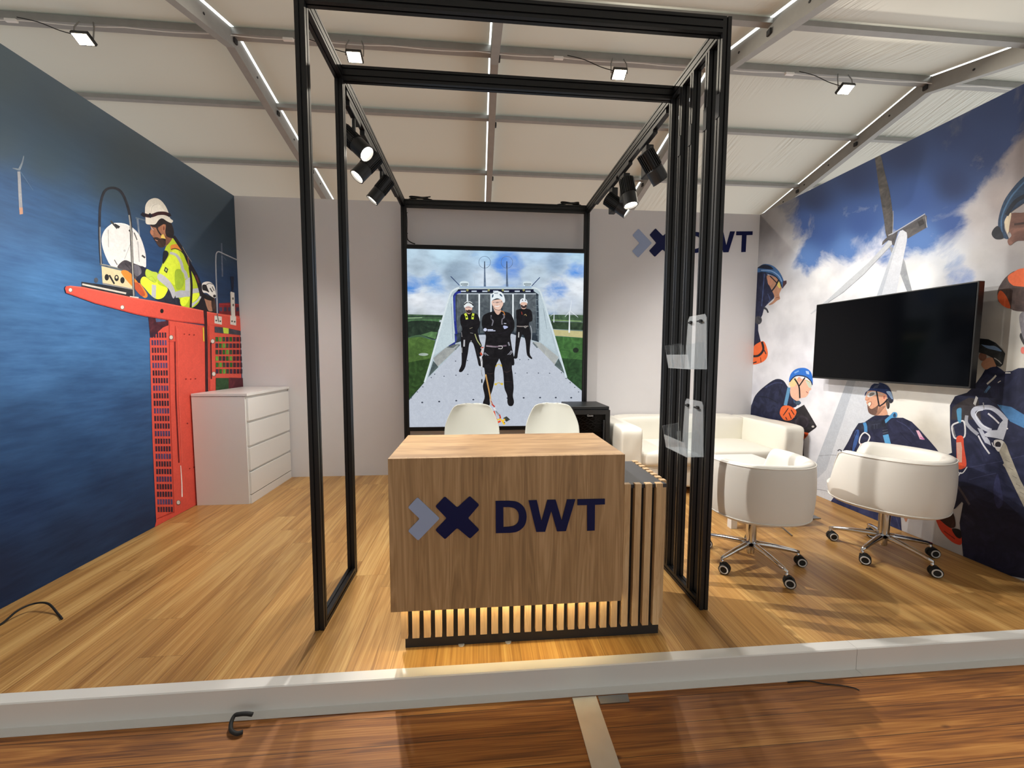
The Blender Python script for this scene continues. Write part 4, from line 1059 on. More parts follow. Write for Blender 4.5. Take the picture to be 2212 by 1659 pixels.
# ---------- right wall: sky, wind turbine and technicians seen from below
RG = 1.0
mr = empty('wall_mural', (XR, 3.0, 1.5), 'wall mural of a cloudy blue sky with a wind turbine and helmeted technicians in navy', 'mural')
limR = ((1.63, YB-0.002), (0.002, H-0.002))
def rc(x, y, base, cl, m): return (x, y, base, cl, m)
D1, D2, D3 = (37, 54, 94), (56, 84, 142), (86, 122, 182)
ctr = [rc(1660, 480, D1, (128, 124, 126), .86), rc(1700, 440, D1, (120, 118, 120), .55), rc(1760, 430, D1, (100, 100, 110), .16), rc(1850, 380, D1, (90, 95, 110), .05), rc(1950, 330, D1, (90, 95, 110), .05), rc(2060, 280, D1, (90, 95, 110), .12),
       rc(2150, 230, D1, (110, 112, 122), .2), rc(2212, 230, D1, (130, 122, 122), .45), rc(2400, 150, D1, (130, 122, 122), .5), rc(2212, 340, D1, (140, 130, 130), .66), rc(2130, 330, D1, (130, 124, 126), .26), rc(2160, 430, (60, 80, 120), (165, 156, 154), .7), rc(2400, 420, D1, (150, 140, 140), .8),
       rc(1780, 500, D2, (170, 180, 196), .22), rc(1740, 480, D2, (160, 160, 166), .38), rc(1860, 480, D2, (170, 180, 200), .34), rc(1980, 430, D2, (150, 160, 180), .08), rc(2060, 400, D1, (150, 160, 180), .1), rc(2060, 480, D2, (170, 175, 190), .3), rc(2110, 470, D2, (185, 180, 180), .6),
       rc(1830, 540, D3, (205, 210, 222), .45), rc(1900, 545, D3, (215, 218, 228), .5), rc(1990, 520, D3, (200, 210, 225), .3), rc(1735, 560, D3, (200, 205, 215), .42), rc(1690, 540, D2, (165, 162, 164), .9), rc(1660, 600, D3, (175, 174, 176), 1), rc(2060, 560, D3, (200, 205, 212), .36), rc(2120, 560, D3, (180, 178, 178), .74),
       rc(2085, 600, D3, (200, 200, 205), .42), rc(1780, 610, D3, (236, 236, 238), .95), rc(1870, 600, D3, (246, 246, 248), .98), rc(1980, 600, D3, (240, 240, 240), .95), rc(1720, 660, D3, (216, 216, 220), 1), rc(2130, 620, D3, (176, 175, 176), .8), rc(2170, 700, D3, (186, 184, 178), 1), rc(2170, 520, D3, (170, 166, 166), .9),
       rc(1680, 760, D3, (218, 218, 224), 1), rc(1740, 800, D3, (232, 232, 240), 1), rc(1660, 900, D3, (226, 226, 236), 1), rc(1780, 900, D3, (240, 240, 246), 1), rc(1960, 880, D3, (236, 232, 224), 1), rc(2000, 930, D3, (206, 200, 188), 1), rc(2040, 880, D3, (240, 238, 232), 1), rc(1780, 1000, D3, (226, 228, 236), 1),
       rc(1720, 1040, D3, (206, 208, 218), 1), rc(1980, 1140, D3, (196, 196, 200), 1), rc(2070, 1190, D3, (176, 176, 178), 1), rc(2150, 780, D3, (200, 197, 188), 1), rc(2300, 900, D3, (190, 186, 180), 1), rc(2400, 650, D3, (180, 176, 172), 1)]
backdrop('printed_sky', 0, XR, limR, ctr, M['cloud_print'], mr, RG, 0.04)
p = Print(0, XR, -0.000015, limR, RG)
p.crop(1600, 300, 3.606)
p.poly((150, 154, 160), [(1160, 850), (1190, 850), (1268, 930), (1300, 1050), (1332, 1172), (1345, 1240), (1315, 1230), (1250, 1070), (1200, 940)])
p.crop(0, 0, 1)
p.poly((206, 210, 218), [(1939, 510), (1944, 499), (1952, 496), (1960, 503), (1959, 520), (1937, 629), (1905, 825), (1885, 1015), (1872, 1300), (1640, 1300), (1757, 1015), (1829, 825), (1895, 636)], False)
p.poly((184, 190, 200), [(1939, 512), (1943, 508), (1905, 636), (1848, 825), (1785, 1015), (1730, 1200), (1700, 1200), (1757, 1015), (1829, 825), (1895, 636)], False)
p.line((150, 154, 164), [(1768, 985), (1800, 983), (1840, 988)], 1.2); p.line((158, 160, 168), [(1757, 1056), (1790, 1062), (1850, 1085)], 1.4); p.line((60, 62, 74), [(1809.5, 974), (1813, 971.6), (1817, 973), (1817, 978), (1813, 982), (1808, 986.5)], 2.3); p.line((60, 62, 74), [(1808, 986), (1817, 987.5)], 2.2)
p.crop(1600, 300, 3.606)
p.poly((80, 77, 76), [(1046, 120), (1086, 116), (1122, 260), (1162, 420), (1184, 580), (1186, 650), (1178, 745), (1138, 764), (1112, 600), (1080, 400), (1060, 250)]); p.line((150, 152, 158), [(1188, 560), (1188, 650), (1182, 740)], 5)
p.poly((190, 194, 200), [(1180, 790), (1182, 822), (1100, 905), (960, 1055), (800, 1195), (680, 1275), (550, 1367), (543, 1360), (680, 1250), (820, 1120), (1000, 960), (1112, 840), (1152, 792)], False); p.line((140, 144, 152), [(1180, 822), (1100, 905), (960, 1055), (800, 1195), (680, 1275)], 5, False)
p.poly((88, 86, 88), [(1100, 830), (1106, 800), (1150, 756), (1185, 742), (1435, 590), (1450, 600), (1451, 690), (1300, 778), (1294, 730), (1262, 708), (1226, 722), (1196, 832), (1180, 822), (1176, 795), (1150, 790)], False)
p.line((176, 180, 188), [(1150, 752), (1190, 733), (1436, 584), (1452, 690)], 7, False); p.poly((62, 60, 62), [(1380, 645), (1420, 622), (1432, 660), (1392, 684)], False)
# technician, upper left
NV, NV2, SKN, ORG = (35, 39, 64), (25, 28, 46), (196, 146, 118), (228, 106, 56)
p.crop(1620, 560, 4.15)
p.poly(NV, [(60, 85), (150, 105), (175, 200), (222, 325), (215, 350), (165, 395), (128, 435), (112, 500), (75, 570), (74, 640), (98, 740), (20, 810), (20, 300)], False)
p.line((66, 84, 128), [(130, 130), (120, 260), (105, 420)], 6); p.line((60, 74, 112), [(160, 310), (180, 360), (165, 385)], 5)
p.poly((166, 122, 98), [(155, 145), (240, 165), (288, 240), (264, 310), (270, 355), (245, 370), (205, 402), (168, 408), (222, 345), (165, 215)])
p.disc((180, 128, 104), 182, 195, 24, 42); p.poly((196, 178, 96), [(250, 205), (276, 210), (272, 260), (248, 240)]); p.line((130, 84, 70), [(236, 345), (266, 340)], 7)
p.line((28, 28, 36), [(262, 175), (230, 240), (190, 292)], 13); p.line((28, 28, 36), [(180, 150), (240, 210)], 10)
p.poly((56, 92, 138), [(60, 90), (120, 44), (200, 56), (262, 110), (302, 190), (304, 240), (290, 262), (272, 215), (235, 165), (150, 130), (120, 112), (60, 118)])
p.poly((24, 32, 52), [(66, 78), (120, 48), (180, 60), (210, 90), (150, 88), (100, 82)]); p.line((120, 150, 190), [(100, 100), (190, 105), (260, 150), (285, 200)], 10); p.line((26, 32, 48), [(130, 118), (210, 140), (262, 190), (284, 245)], 10)
p.poly((72, 50, 54), [(298, 195), (328, 190), (330, 215), (290, 266)], False)
p.line((52, 54, 60), [(125, 435), (150, 450), (164, 480)], (22, 12)); p.disc((66, 66, 72), 76, 546, 32, 38)
p.poly(ORG, [(15, 805), (90, 742), (132, 745), (160, 830), (148, 890), (95, 930), (15, 935)]); p.line((36, 32, 38), [(25, 870), (80, 862), (120, 810), (108, 740)], 20); p.line((36, 32, 38), [(120, 800), (145, 850)], 9); p.line((36, 32, 38), [(20, 930), (60, 920)], 10); p.line((90, 40, 30), [(95, 880), (100, 925)], 6)
# technician with tablet
p.poly((44, 42, 50), [(0, 1370), (430, 1430), (500, 1560), (482, 1640), (484, 1900), (0, 1900)], False)
p.poly(NV, [(12, 1312), (50, 1220), (130, 1140), (230, 1076), (300, 1088), (345, 1150), (385, 1155), (425, 1262), (410, 1325), (310, 1345), (290, 1450), (150, 1450), (-40, 1400)])
p.line(NV2, [(50, 1230), (160, 1240), (250, 1290)], 8); p.line((58, 64, 100), [(140, 1150), (220, 1110), (290, 1110)], 8); p.line(NV2, [(290, 1120), (260, 1230)], 7)
p.line((96, 146, 186), [(352, 1150), (335, 1230), (318, 1310)], 30); p.line((60, 90, 130), [(375, 1160), (400, 1290)], 8)
p.poly((234, 180, 156), [(370, 1120), (420, 1076), (500, 1080), (540, 1140), (550, 1168), (532, 1180), (526, 1204), (500, 1236), (452, 1246), (424, 1272), (366, 1222)])
p.poly((232, 204, 150), [(350, 1112), (408, 1060), (424, 1100), (400, 1140), (368, 1142)]); p.disc((222, 164, 138), 442, 1078, 17, 22); p.line((150, 84, 76), [(505, 1185), (520, 1200)], 6)
p.poly((196, 206, 190), [(500, 1085), (540, 1100), (552, 1140), (530, 1150)]); p.line((190, 170, 80), [(500, 1080), (545, 1105)], 5)
p.line((28, 28, 34), [(400, 1070), (440, 1140), (448, 1245)], 13); p.line((28, 28, 34), [(495, 1060), (440, 1140)], 11)
p.poly((48, 112, 204), [(352, 1075), (372, 1020), (420, 982), (490, 974), (540, 1002), (562, 1060), (562, 1128), (545, 1090), (500, 1056), (430, 1044), (390, 1062), (358, 1104)]); p.line((30, 40, 66), [(356, 1100), (390, 1060), (430, 1042), (500, 1054), (545, 1090), (560, 1128)], 9); p.poly((170, 200, 240), [(500, 1000), (528, 1004), (534, 1034), (508, 1028)], False); p.line((120, 165, 225), [(400, 1020), (440, 1000)], 12)
p.poly((44, 42, 46), [(400, 1352), (486, 1304), (600, 1498), (590, 1512), (530, 1556), (440, 1560), (400, 1450)], False); p.disc((58, 52, 62), 466, 1460, 62, 58); p.disc((48, 44, 50), 466, 1462, 48, 45); p.disc((196, 190, 186), 566, 1500, 12, 9)
p.poly((60, 80, 100), [(400, 1280), (440, 1268), (458, 1290), (430, 1310)]); p.line(NV2, [(370, 1440), (420, 1420)], 20)
p.poly(ORG, [(268, 1375), (290, 1320), (350, 1313), (410, 1350), (414, 1388), (372, 1440), (312, 1442), (282, 1412)])
for a, b in (((300, 1400), (345, 1335)), ((350, 1375), (372, 1430)), ((370, 1350), (398, 1395)), ((320, 1415), (335, 1440))): p.line((52, 34, 40), [a, b], 8)
p.poly((206, 84, 44), [(430, 1556), (522, 1556), (505, 1596), (470, 1618), (430, 1620)]); p.line((46, 28, 32), [(450, 1560), (470, 1600)], 7); p.line((46, 28, 32), [(485, 1558), (496, 1592)], 7)
# technician in the middle
p.crop(1760, 940, 5.184)
p.poly((44, 50, 84), [(180, 760), (200, 715), (262, 636), (420, 640), (900, 700), (960, 880), (972, 1100), (600, 1100)], False); p.line((76, 84, 118), [(300, 720), (560, 830), (620, 800)], 6); p.line((70, 78, 112), [(900, 880), (950, 1040)], 6)
p.poly((176, 124, 100), [(968, 872), (1000, 860), (1042, 872), (1040, 935), (1022, 972), (1000, 930)]); p.poly((220, 96, 60), [(195, 570), (225, 590), (255, 630), (222, 684), (200, 640)])
p.crop(1780, 820, 7.9)
p.poly((39, 42, 68), [(320, 1500), (326, 1210), (420, 1050), (500, 880), (590, 745), (690, 730), (820, 640), (880, 608), (1080, 600), (1240, 650), (1350, 650), (1500, 720), (1650, 870), (1800, 1040), (1920, 1180), (2030, 1340), (2000, 1700), (320, 1700)], False)
p.line((60, 64, 98), [(1240, 700), (1420, 800), (1560, 960)], 14); p.line((30, 32, 56), [(1300, 900), (1500, 1100)], 16); p.line((58, 62, 92), [(1700, 1180), (1900, 1260)], 10); p.line((30, 32, 56), [(830, 660), (950, 700), (1080, 650)], 10)
p.poly((216, 162, 134), [(716, 285), (760, 200), (900, 185), (1060, 245), (1075, 340), (1060, 480), (1086, 596), (960, 612), (860, 606), (800, 590), (755, 530), (745, 440), (722, 392), (732, 370), (703, 340)])
p.poly((160, 116, 96), [(860, 606), (920, 520), (950, 470), (1050, 450), (1000, 520), (930, 600)]); p.poly((112, 84, 74), [(745, 425), (800, 500), (880, 470), (930, 430), (920, 510), (880, 604), (800, 590), (756, 540)])
p.poly((236, 226, 214), [(756, 405), (795, 385), (800, 420), (770, 458)]); p.line((120, 60, 56), [(745, 400), (805, 378), (812, 425), (768, 468)], 7); p.line((170, 110, 90), [(705, 345), (745, 350), (775, 320)], 8)
p.disc((226, 160, 136), 1034, 302, 36, 50); p.disc((176, 110, 92), 1030, 305, 18, 28); p.poly((86, 74, 66), [(1060, 380), (1110, 350), (1120, 440), (1085, 500)])
p.poly((206, 206, 208), [(738, 250), (800, 208), (890, 208), (905, 245), (850, 275), (780, 300), (745, 290)]); p.poly((126, 124, 122), [(790, 230), (860, 222), (850, 260), (780, 285)]); p.line((196, 190, 180), [(900, 235), (1010, 255)], 9)
p.poly((28, 46, 92), [(700, 285), (708, 225), (775, 165), (820, 92), (900, 55), (990, 58), (1080, 100), (1140, 180), (1175, 290), (1182, 372), (1130, 400), (1090, 330), (1060, 250), (900, 198), (760, 192), (725, 235)]); p.poly((150, 178, 214), [(1066, 205), (1138, 205), (1176, 300), (1164, 335), (1108, 268)]); p.poly((84, 96, 128), [(840, 150), (870, 105), (950, 80), (915, 140)], False); p.poly((44, 46, 56), [(1088, 300), (1160, 340), (1180, 376), (1130, 402)])
p.line((34, 34, 42), [(898, 195), (920, 320), (945, 455)], 26); p.line((34, 34, 42), [(1090, 330), (1030, 400), (945, 460)], 24); p.line((36, 36, 44), [(1110, 400), (1110, 470), (1090, 495)], 18)
p.poly((44, 48, 66), [(578, 770), (760, 705), (1060, 675), (1085, 815), (940, 835), (780, 862), (562, 862)], False); p.line((70, 74, 96), [(820, 770), (960, 750)], 8); p.line((86, 92, 116), [(860, 760), (862, 840)], 5); p.line((86, 92, 116), [(905, 755), (908, 835)], 5)
p.line((78, 142, 200), [(690, 735), (712, 800), (716, 895)], 54); p.poly((82, 150, 200), [(1036, 695), (1130, 610), (1185, 556), (1246, 568), (1242, 640), (1150, 660), (1060, 742)]); p.poly((44, 66, 96), [(1185, 600), (1215, 570), (1232, 630), (1190, 640)])
p.line((36, 38, 52), [(1010, 690), (1030, 800)], 62); p.line((40, 44, 60), [(1040, 830), (1060, 930)], 82); p.line((96, 104, 126), [(1000, 870), (1090, 850)], 6); p.line((96, 104, 126), [(1005, 915), (1098, 895)], 6); p.poly((92, 160, 212), [(1008, 950), (1102, 930), (1156, 1136), (1060, 1142)], False)
p.poly((58, 88, 148), [(530, 900), (605, 870), (580, 1050), (520, 1200), (480, 1260)]); p.line((30, 30, 44), [(560, 880), (500, 1060), (470, 1240)], 14)
p.line((226, 226, 230), [(700, 905), (778, 960), (772, 1020), (722, 1098), (650, 1112), (606, 1066), (634, 960)], 22, True, True); p.poly((206, 118, 106), [(622, 1090), (668, 1092), (632, 1310), (570, 1302)], False); p.poly((224, 190, 176), [(604, 1190), (654, 1195), (632, 1300), (576, 1298)], False)
p.poly((218, 170, 190), [(1574, 866), (1622, 868), (1722, 1026), (1640, 1018)], False); p.line((196, 110, 160), [(1645, 985), (1715, 1015)], 22)
# large technician on the right
p.crop(2020, 880, 4.609)
p.poly(NV, [(150, -20), (200, -110), (600, -230), (1900, -260), (1900, 1800), (760, 1690), (282, 1480), (270, 1360), (246, 1150), (284, 960), (270, 940), (200, 1010), (120, 1020), (60, 1040), (140, 700), (162, 480), (92, 482), (170, 452), (162, 360), (150, 180)], False)
p.poly((27, 30, 54), [(246, 1150), (280, 960), (420, 900), (700, 1000), (1900, 1400), (1900, 1900), (760, 1700), (282, 1480), (270, 1360)], False)  # darker legs: partly navy trousers, partly the tub chair's shadow painted in
p.crop(2020, 640, 6.38)
p.poly(NV, [(440, 1330), (530, 1250), (640, 1100), (700, 1000), (850, 960), (960, 1040), (1060, 1030), (1150, 990), (1400, 980), (1900, 980), (1900, 1700), (700, 1700), (400, 1560), (380, 1470), (490, 1390)], False); p.poly((56, 52, 56), [(245, 1530), (310, 1480), (470, 1395), (600, 1420), (640, 1700), (220, 1700)], False)
p.crop(2020, 880, 4.609)
p.poly((46, 50, 84), [(582, 820), (622, 660), (655, 780), (680, 930), (650, 1000), (610, 980)]); p.line((62, 66, 98), [(340, 720), (450, 690), (610, 655)], 5); p.line((60, 64, 96), [(330, 600), (640, 540), (885, 480)], 4); p.line((80, 72, 80), [(190, 740), (260, 830), (345, 970)], 22)
p.line((36, 40, 62), [(270, 1060), (360, 1140), (400, 1170)], 30)
p.poly((70, 116, 164), [(620, -30), (760, -5), (885, 70), (1200, 200), (1900, 420), (1900, 600), (1100, 330), (885, 205), (750, 140)], False)
p.poly((52, 32, 30), [(4, 1046), (120, 1000), (185, 1060), (205, 1180), (150, 1202), (60, 1170)]); p.poly((196, 62, 40), [(10, 1090), (120, 1180), (200, 1220), (252, 1240), (266, 1362), (180, 1345), (80, 1255), (30, 1170)]); p.poly((30, 26, 32), [(170, 1210), (250, 1220), (262, 1300), (215, 1290)]); p.line((120, 36, 28), [(90, 1230), (200, 1310)], 10)
p.line((150, 152, 162), [(318, 80), (315, 150), (360, 210), (430, 270)], 34); p.line((196, 196, 204), [(432, 280), (480, 370), (545, 462)], 16)
p.line((172, 176, 190), [(560, 235), (470, 190), (408, 110), (380, 60), (400, 18), (470, 2), (560, 4), (640, 55), (715, 135)], 46); p.line((206, 210, 220), [(540, 215), (460, 165), (410, 90), (425, 40), (480, 26)], 8); p.line((190, 190, 196), [(530, 60), (590, 110), (640, 160)], 16)
p.poly((166, 170, 184), [(424, 205), (470, 215), (500, 270), (545, 330), (560, 380), (500, 350), (470, 300)], False); p.poly((178, 182, 194), [(498, 262), (560, 228), (622, 226), (650, 160), (684, 124), (728, 126), (722, 200), (682, 324), (600, 308), (502, 292)], False); p.line((30, 30, 46), [(500, 292), (600, 306), (670, 322)], 5)
p.poly((190, 188, 184), [(590, 330), (660, 325), (690, 360), (640, 440), (600, 400)]); p.disc((40, 36, 44), 630, 372, 30, 32); p.line((200, 200, 204), [(570, 350), (590, 390), (650, 400)], 10); p.disc((220, 220, 222), 722, 212, 8)
p.poly((152, 147, 134), [(640, 440), (690, 340), (716, 380), (740, 450), (850, 720), (1000, 1000), (1000, 1180), (885, 985), (790, 790), (700, 600), (676, 570), (690, 555)], False)
for k in range(5): p.line((96, 90, 84), [(700+k*36, 520+k*80), (745+k*36, 545+k*80)], 4)
p.line((202, 202, 204), [(172, 188), (225, 152), (290, 142), (298, 285), (230, 308), (190, 292)], 16, True, True); p.line((110, 110, 114), [(180, 190), (205, 290)], 10)
p.poly((74, 132, 168), [(220, 20), (262, 6), (266, 60), (260, 150), (232, 140), (222, 80)]); p.poly((200, 76, 54), [(226, 288), (280, 292), (292, 400), (316, 560), (290, 605), (228, 595), (214, 350)]); p.poly((196, 150, 134), [(214, 350), (262, 345), (272, 400), (270, 548), (226, 548)], False); p.disc((212, 86, 52), 250, 585, 30, 32)
p.line((214, 214, 216), [(218, 590), (240, 650), (280, 650), (322, 592)], 10); p.line((206, 206, 210), [(262, 645), (225, 690), (180, 730)], 10); p.poly((80, 130, 180), [(190, 660), (214, 650), (210, 710), (188, 700)])
p.crop(2020, 640, 6.38)
p.poly((190, 140, 112), [(700, 1010), (640, 940), (700, 860), (800, 850), (850, 960), (780, 975)]); p.disc((140, 100, 84), 660, 830, 55, 60)
p.poly((52, 54, 56), [(530, 600), (620, 580), (740, 592), (840, 640), (930, 730), (972, 792), (940, 940), (905, 975), (850, 960), (800, 850), (700, 800), (560, 760)], False); p.poly((124, 152, 190), [(640, 660), (740, 680), (840, 690), (925, 760), (820, 740), (720, 715)]); p.poly((28, 30, 36), [(560, 600), (740, 600), (830, 650), (760, 680), (600, 650)]); p.line((200, 200, 196), [(820, 850), (880, 890), (920, 930)], 12)
p.line((206, 204, 198), [(720, 1210), (800, 1140), (845, 1090)], 24); p.line((210, 208, 204), [(870, 1190), (910, 1165)], 12); p.line((214, 212, 208), [(970, 1055), (1045, 1055)], 16); p.line((84, 120, 160), [(690, 1330), (760, 1240)], 34); p.poly((200, 200, 200), [(530, 1480), (568, 1370), (598, 1400), (560, 1508)], False); p.line((30, 30, 44), [(680, 1290), (760, 1420), (900, 1500)], 8)
p.line((140, 140, 144), [(668, 1465), (680, 1550)], 16)
p.poly((56, 54, 56), [(1172, 560), (1190, 505), (1225, 580), (1300, 700), (1235, 680)]); p.disc((206, 110, 100), 1215, 745, 30, 48); p.poly((120, 118, 124), [(1175, 400), (1200, 220), (1500, 210), (1500, 700), (1260, 640)])
# technician, upper right
p.crop(1900, 150, 3.016)
p.poly((118, 84, 74), [(828, 970), (870, 935), (960, 930), (1200, 880), (1300, 1120), (960, 1116), (892, 1120), (852, 1147), (836, 1115), (862, 1080), (830, 1030)]); p.poly((200, 186, 160), [(815, 960), (860, 935), (850, 1010), (840, 1070), (822, 1030)]); p.line((70, 50, 46), [(880, 1010), (950, 1000)], 14)
p.poly((36, 58, 84), [(1300, 560), (1000, 660), (941, 700), (880, 762), (812, 860), (776, 980), (782, 1062), (812, 1098), (840, 1100), (812, 1030), (830, 960), (900, 900), (1000, 860), (1300, 880)]); p.line((64, 96, 130), [(960, 720), (860, 830), (800, 960), (800, 1060)], 10); p.line((22, 30, 44), [(1000, 800), (890, 860), (830, 950)], 26)
p.poly((30, 32, 40), [(733, 1075), (745, 1040), (775, 1020), (800, 1060), (808, 1100), (760, 1106)])
p.poly((76, 62, 60), [(771, 1480), (780, 1420), (840, 1340), (941, 1300), (1300, 1260), (1400, 1590), (941, 1578), (850, 1556), (785, 1520)]); p.poly((226, 106, 62), [(838, 1352), (880, 1318), (960, 1292), (1300, 1270), (1350, 1440), (941, 1416), (862, 1400)]); p.poly((220, 100, 58), [(771, 1485), (790, 1440), (830, 1480), (855, 1555), (800, 1535)])
p.build('printed_figures', M['ink'], mr)

# ---------- back lit picture in the frame
lb = empty('lightbox_picture', (0.2, 4.42, 0.56), 'square illuminated picture of three black-clad technicians in white helmets standing on a turbine roof', 'lightbox')
MB().box(-0.744, 1.165, 4.372, 4.40, 0.566, 2.471).build('casing', M['black_alu'], lb)
LY = 4.3705; limC = ((-0.744, 1.165), (0.566, 2.471))
CG = 1.0
ctc = [(x, y, a, b, m) for x, y, a, b, m in [
    (880, 545, (140, 190, 230), (190, 215, 232), .8), (960, 545, (130, 190, 240), (196, 226, 244), .9), (1060, 548, (120, 170, 230), (180, 216, 244), .7), (1160, 548, (120, 170, 230), (186, 214, 240), .85), (1255, 550, (120, 180, 235), (190, 222, 242), .8),
    (900, 575, (110, 160, 210), (176, 196, 212), .9), (980, 590, (120, 160, 205), (150, 172, 192), .95), (1080, 570, (84, 138, 222), (160, 190, 220), .25), (1100, 580, (84, 138, 222), (180, 200, 225), .4), (1160, 590, (90, 140, 210), (190, 208, 222), .9), (1250, 585, (70, 140, 225), (200, 220, 240), .35), (1200, 570, (90, 150, 220), (150, 176, 204), .9),
    (890, 620, (80, 140, 215), (220, 234, 246), .35), (940, 615, (90, 150, 220), (200, 220, 240), .5), (900, 650, (80, 140, 215), (235, 240, 246), .9), (1060, 600, (90, 150, 220), (215, 228, 240), .95), (1210, 625, (80, 140, 215), (230, 238, 246), .45), (1250, 620, (90, 150, 220), (236, 242, 248), .85), (1230, 655, (120, 160, 210), (205, 216, 230), .8), (940, 660, (140, 175, 215), (220, 228, 238), .9),
    (890, 672, (170, 190, 210), (205, 214, 224), .9), (1245, 672, (170, 190, 210), (205, 214, 224), .9),
    (890, 690, (60, 86, 66), (90, 110, 80), .5), (1245, 690, (60, 86, 66), (90, 110, 80), .5), (900, 740, (62, 92, 50), (62, 92, 50), .1), (1240, 760, (60, 104, 52), (60, 104, 52), .1), (895, 820, (34, 58, 30), (34, 58, 30), .1), (1240, 840, (34, 62, 32), (34, 62, 32), .1), (1060, 800, (200, 206, 216), (200, 206, 216), .1), (1060, 900, (200, 206, 216), (200, 206, 216), .1)]]
backdrop('printed_sky', 1, LY, limC, ctc, M['cloud_lit'], lb, CG, 0.03)
p = Print(1, LY, -0.000015, limC, CG)
p.crop(840, 500, 3.6065)
p.poly((70, 96, 70), [(120, 645), (260, 648), (430, 652), (430, 690), (120, 690)], False); p.line((40, 60, 50), [(120, 662), (420, 662)], 8, False); p.line((150, 180, 140), [(140, 675), (260, 672)], 6, False); p.poly((80, 120, 78), [(140, 690), (400, 680), (390, 710), (140, 712)], False)
p.poly((40, 56, 44), [(120, 705), (400, 705), (385, 770), (360, 845), (240, 805), (120, 822)]); p.poly((88, 124, 80), [(250, 805), (330, 780), (380, 785), (362, 838)], False)
p.poly((76, 106, 52), [(120, 830), (250, 822), (362, 850), (335, 960), (280, 1160), (120, 1300)], False); p.poly((46, 72, 36), [(120, 1020), (320, 990), (280, 1170), (120, 1300)], False); p.disc((160, 175, 165), 270, 958, 38, 11)
p.poly((66, 90, 66), [(1240, 648), (1520, 652), (1520, 700), (1260, 700)], False); p.line((130, 160, 110), [(1270, 690), (1500, 700)], 8, False); p.poly((48, 66, 48), [(1260, 700), (1520, 712), (1520, 770), (1280, 760)], False); p.poly((192, 184, 134), [(1278, 764), (1520, 778), (1520, 828), (1292, 812)], False)
p.poly((62, 104, 54), [(1292, 815), (1520, 830), (1520, 1010), (1340, 990)], False); p.poly((40, 72, 40), [(1340, 985), (1520, 1000), (1520, 1260), (1385, 1140)], False); p.disc((34, 46, 34), 1456, 925, 23, 20)
p.line((235, 240, 244), [(1408, 618), (1405, 788)], (6, 12), False); p.line((220, 228, 236), [(1412, 618), (1424, 535)], (6, 3), False); p.line((220, 228, 236), [(1412, 618), (1372, 665)], (6, 3), False); p.line((220, 228, 236), [(1412, 618), (1474, 668)], (6, 3), False)
p.line((215, 224, 232), [(1287, 640), (1285, 708)], (5, 8), False); p.line((205, 215, 225), [(1287, 640), (1285, 592)], 3, False); p.line((205, 215, 225), [(1287, 640), (1255, 660)], 3, False)
p.line((90, 100, 120), [(140, 250), (134, 330)], 4, False)
# nacelle roof and hoop
p.poly((176, 192, 200), [(472, 480), (500, 452), (545, 432), (1115, 432), (1165, 450), (1196, 500), (1250, 700), (1310, 880), (1385, 1140), (1510, 1240), (1520, 1540), (110, 1540), (110, 1315), (280, 1172), (335, 960), (430, 640)], False)
p.poly((50, 60, 70), [(500, 500), (540, 452), (1110, 452), (1166, 490), (1168, 862), (960, 800), (700, 812), (520, 870)], False)
for a, b in ((528, 604), (620, 698), (710, 790), (885, 960), (974, 1050), (1064, 1145)): p.poly((84, 92, 98), [(a, 490), (b, 490), (b, 790), (a, 790)], False)
for x in (612, 704, 796, 967, 1057): p.line((226, 234, 238), [(x, 488), (x, 700)], 12, False)
p.line((206, 216, 224), [(524, 486), (1146, 486)], 6, False); p.line((24, 28, 52), [(540, 462), (1128, 462)], 24, False)
for i in range(7): p.line((198, 210, 226), [(560+i*84, 466), (600+i*84, 466)], 10, False)
for x in (612, 778, 888, 1050): p.disc((150, 150, 90), x, 458, 9)
p.line((40, 52, 140), [(560, 470), (516, 490), (510, 560), (516, 700), (526, 800)], 18); p.poly((44, 54, 130), [(462, 880), (480, 810), (505, 790), (530, 825), (512, 885), (480, 900)]); p.line((90, 110, 190), [(515, 500), (514, 700)], 4)
p.poly((192, 208, 214), [(430, 660), (470, 520), (500, 500), (506, 700), (515, 860), (440, 905), (352, 965), (380, 860)], False); p.poly((184, 200, 208), [(1168, 490), (1196, 530), (1245, 700), (1300, 940), (1180, 862)], False)
p.line((110, 124, 132), [(1146, 500), (1150, 700), (1162, 850)], 4); p.line((110, 124, 132), [(1162, 500), (1170, 700), (1176, 850)], 4)
for i in range(7): p.line((120, 132, 140), [(1147, 530+i*46), (1170, 532+i*46)], 4, False)
p.poly((188, 195, 207), [(700, 806), (960, 798), (1115, 856), (1310, 1040), (1385, 1140), (1520, 1245), (1520, 1540), (110, 1540), (110, 1315), (300, 1150), (560, 885)], False)
p.line((168, 176, 186), [(700, 830), (960, 826)], 4, False)
p.poly((160, 164, 162), [(440, 908), (540, 872), (560, 882), (372, 1062), (346, 985)], False); p.poly((90, 98, 100), [(446, 902), (505, 880), (540, 880), (500, 908)], False); p.poly((172, 176, 174), [(1118, 858), (1180, 866), (1322, 978), (1292, 1038)], False)
p.poly((84, 98, 98), [(346, 1008), (386, 1056), (306, 1136)], False); p.poly((84, 98, 98), [(1322, 988), (1290, 1042), (1378, 1116)], False); p.line((110, 120, 124), [(516, 920), (550, 882)], 12, False); p.line((110, 120, 124), [(1122, 866), (1158, 906)], 12, False)
p.line((214, 226, 230), [(278, 1175), (345, 955), (432, 640), (478, 492), (508, 455), (548, 438)], 13); p.line((206, 220, 226), [(1112, 438), (1168, 456), (1204, 540), (1310, 890), (1384, 1140)], 13)
p.line((160, 186, 214), [(556, 433), (1112, 433)], 10, False); p.line((130, 146, 156), [(486, 560), (500, 840)], 3, False); p.line((130, 146, 156), [(1204, 600), (1230, 760)], 3, False)
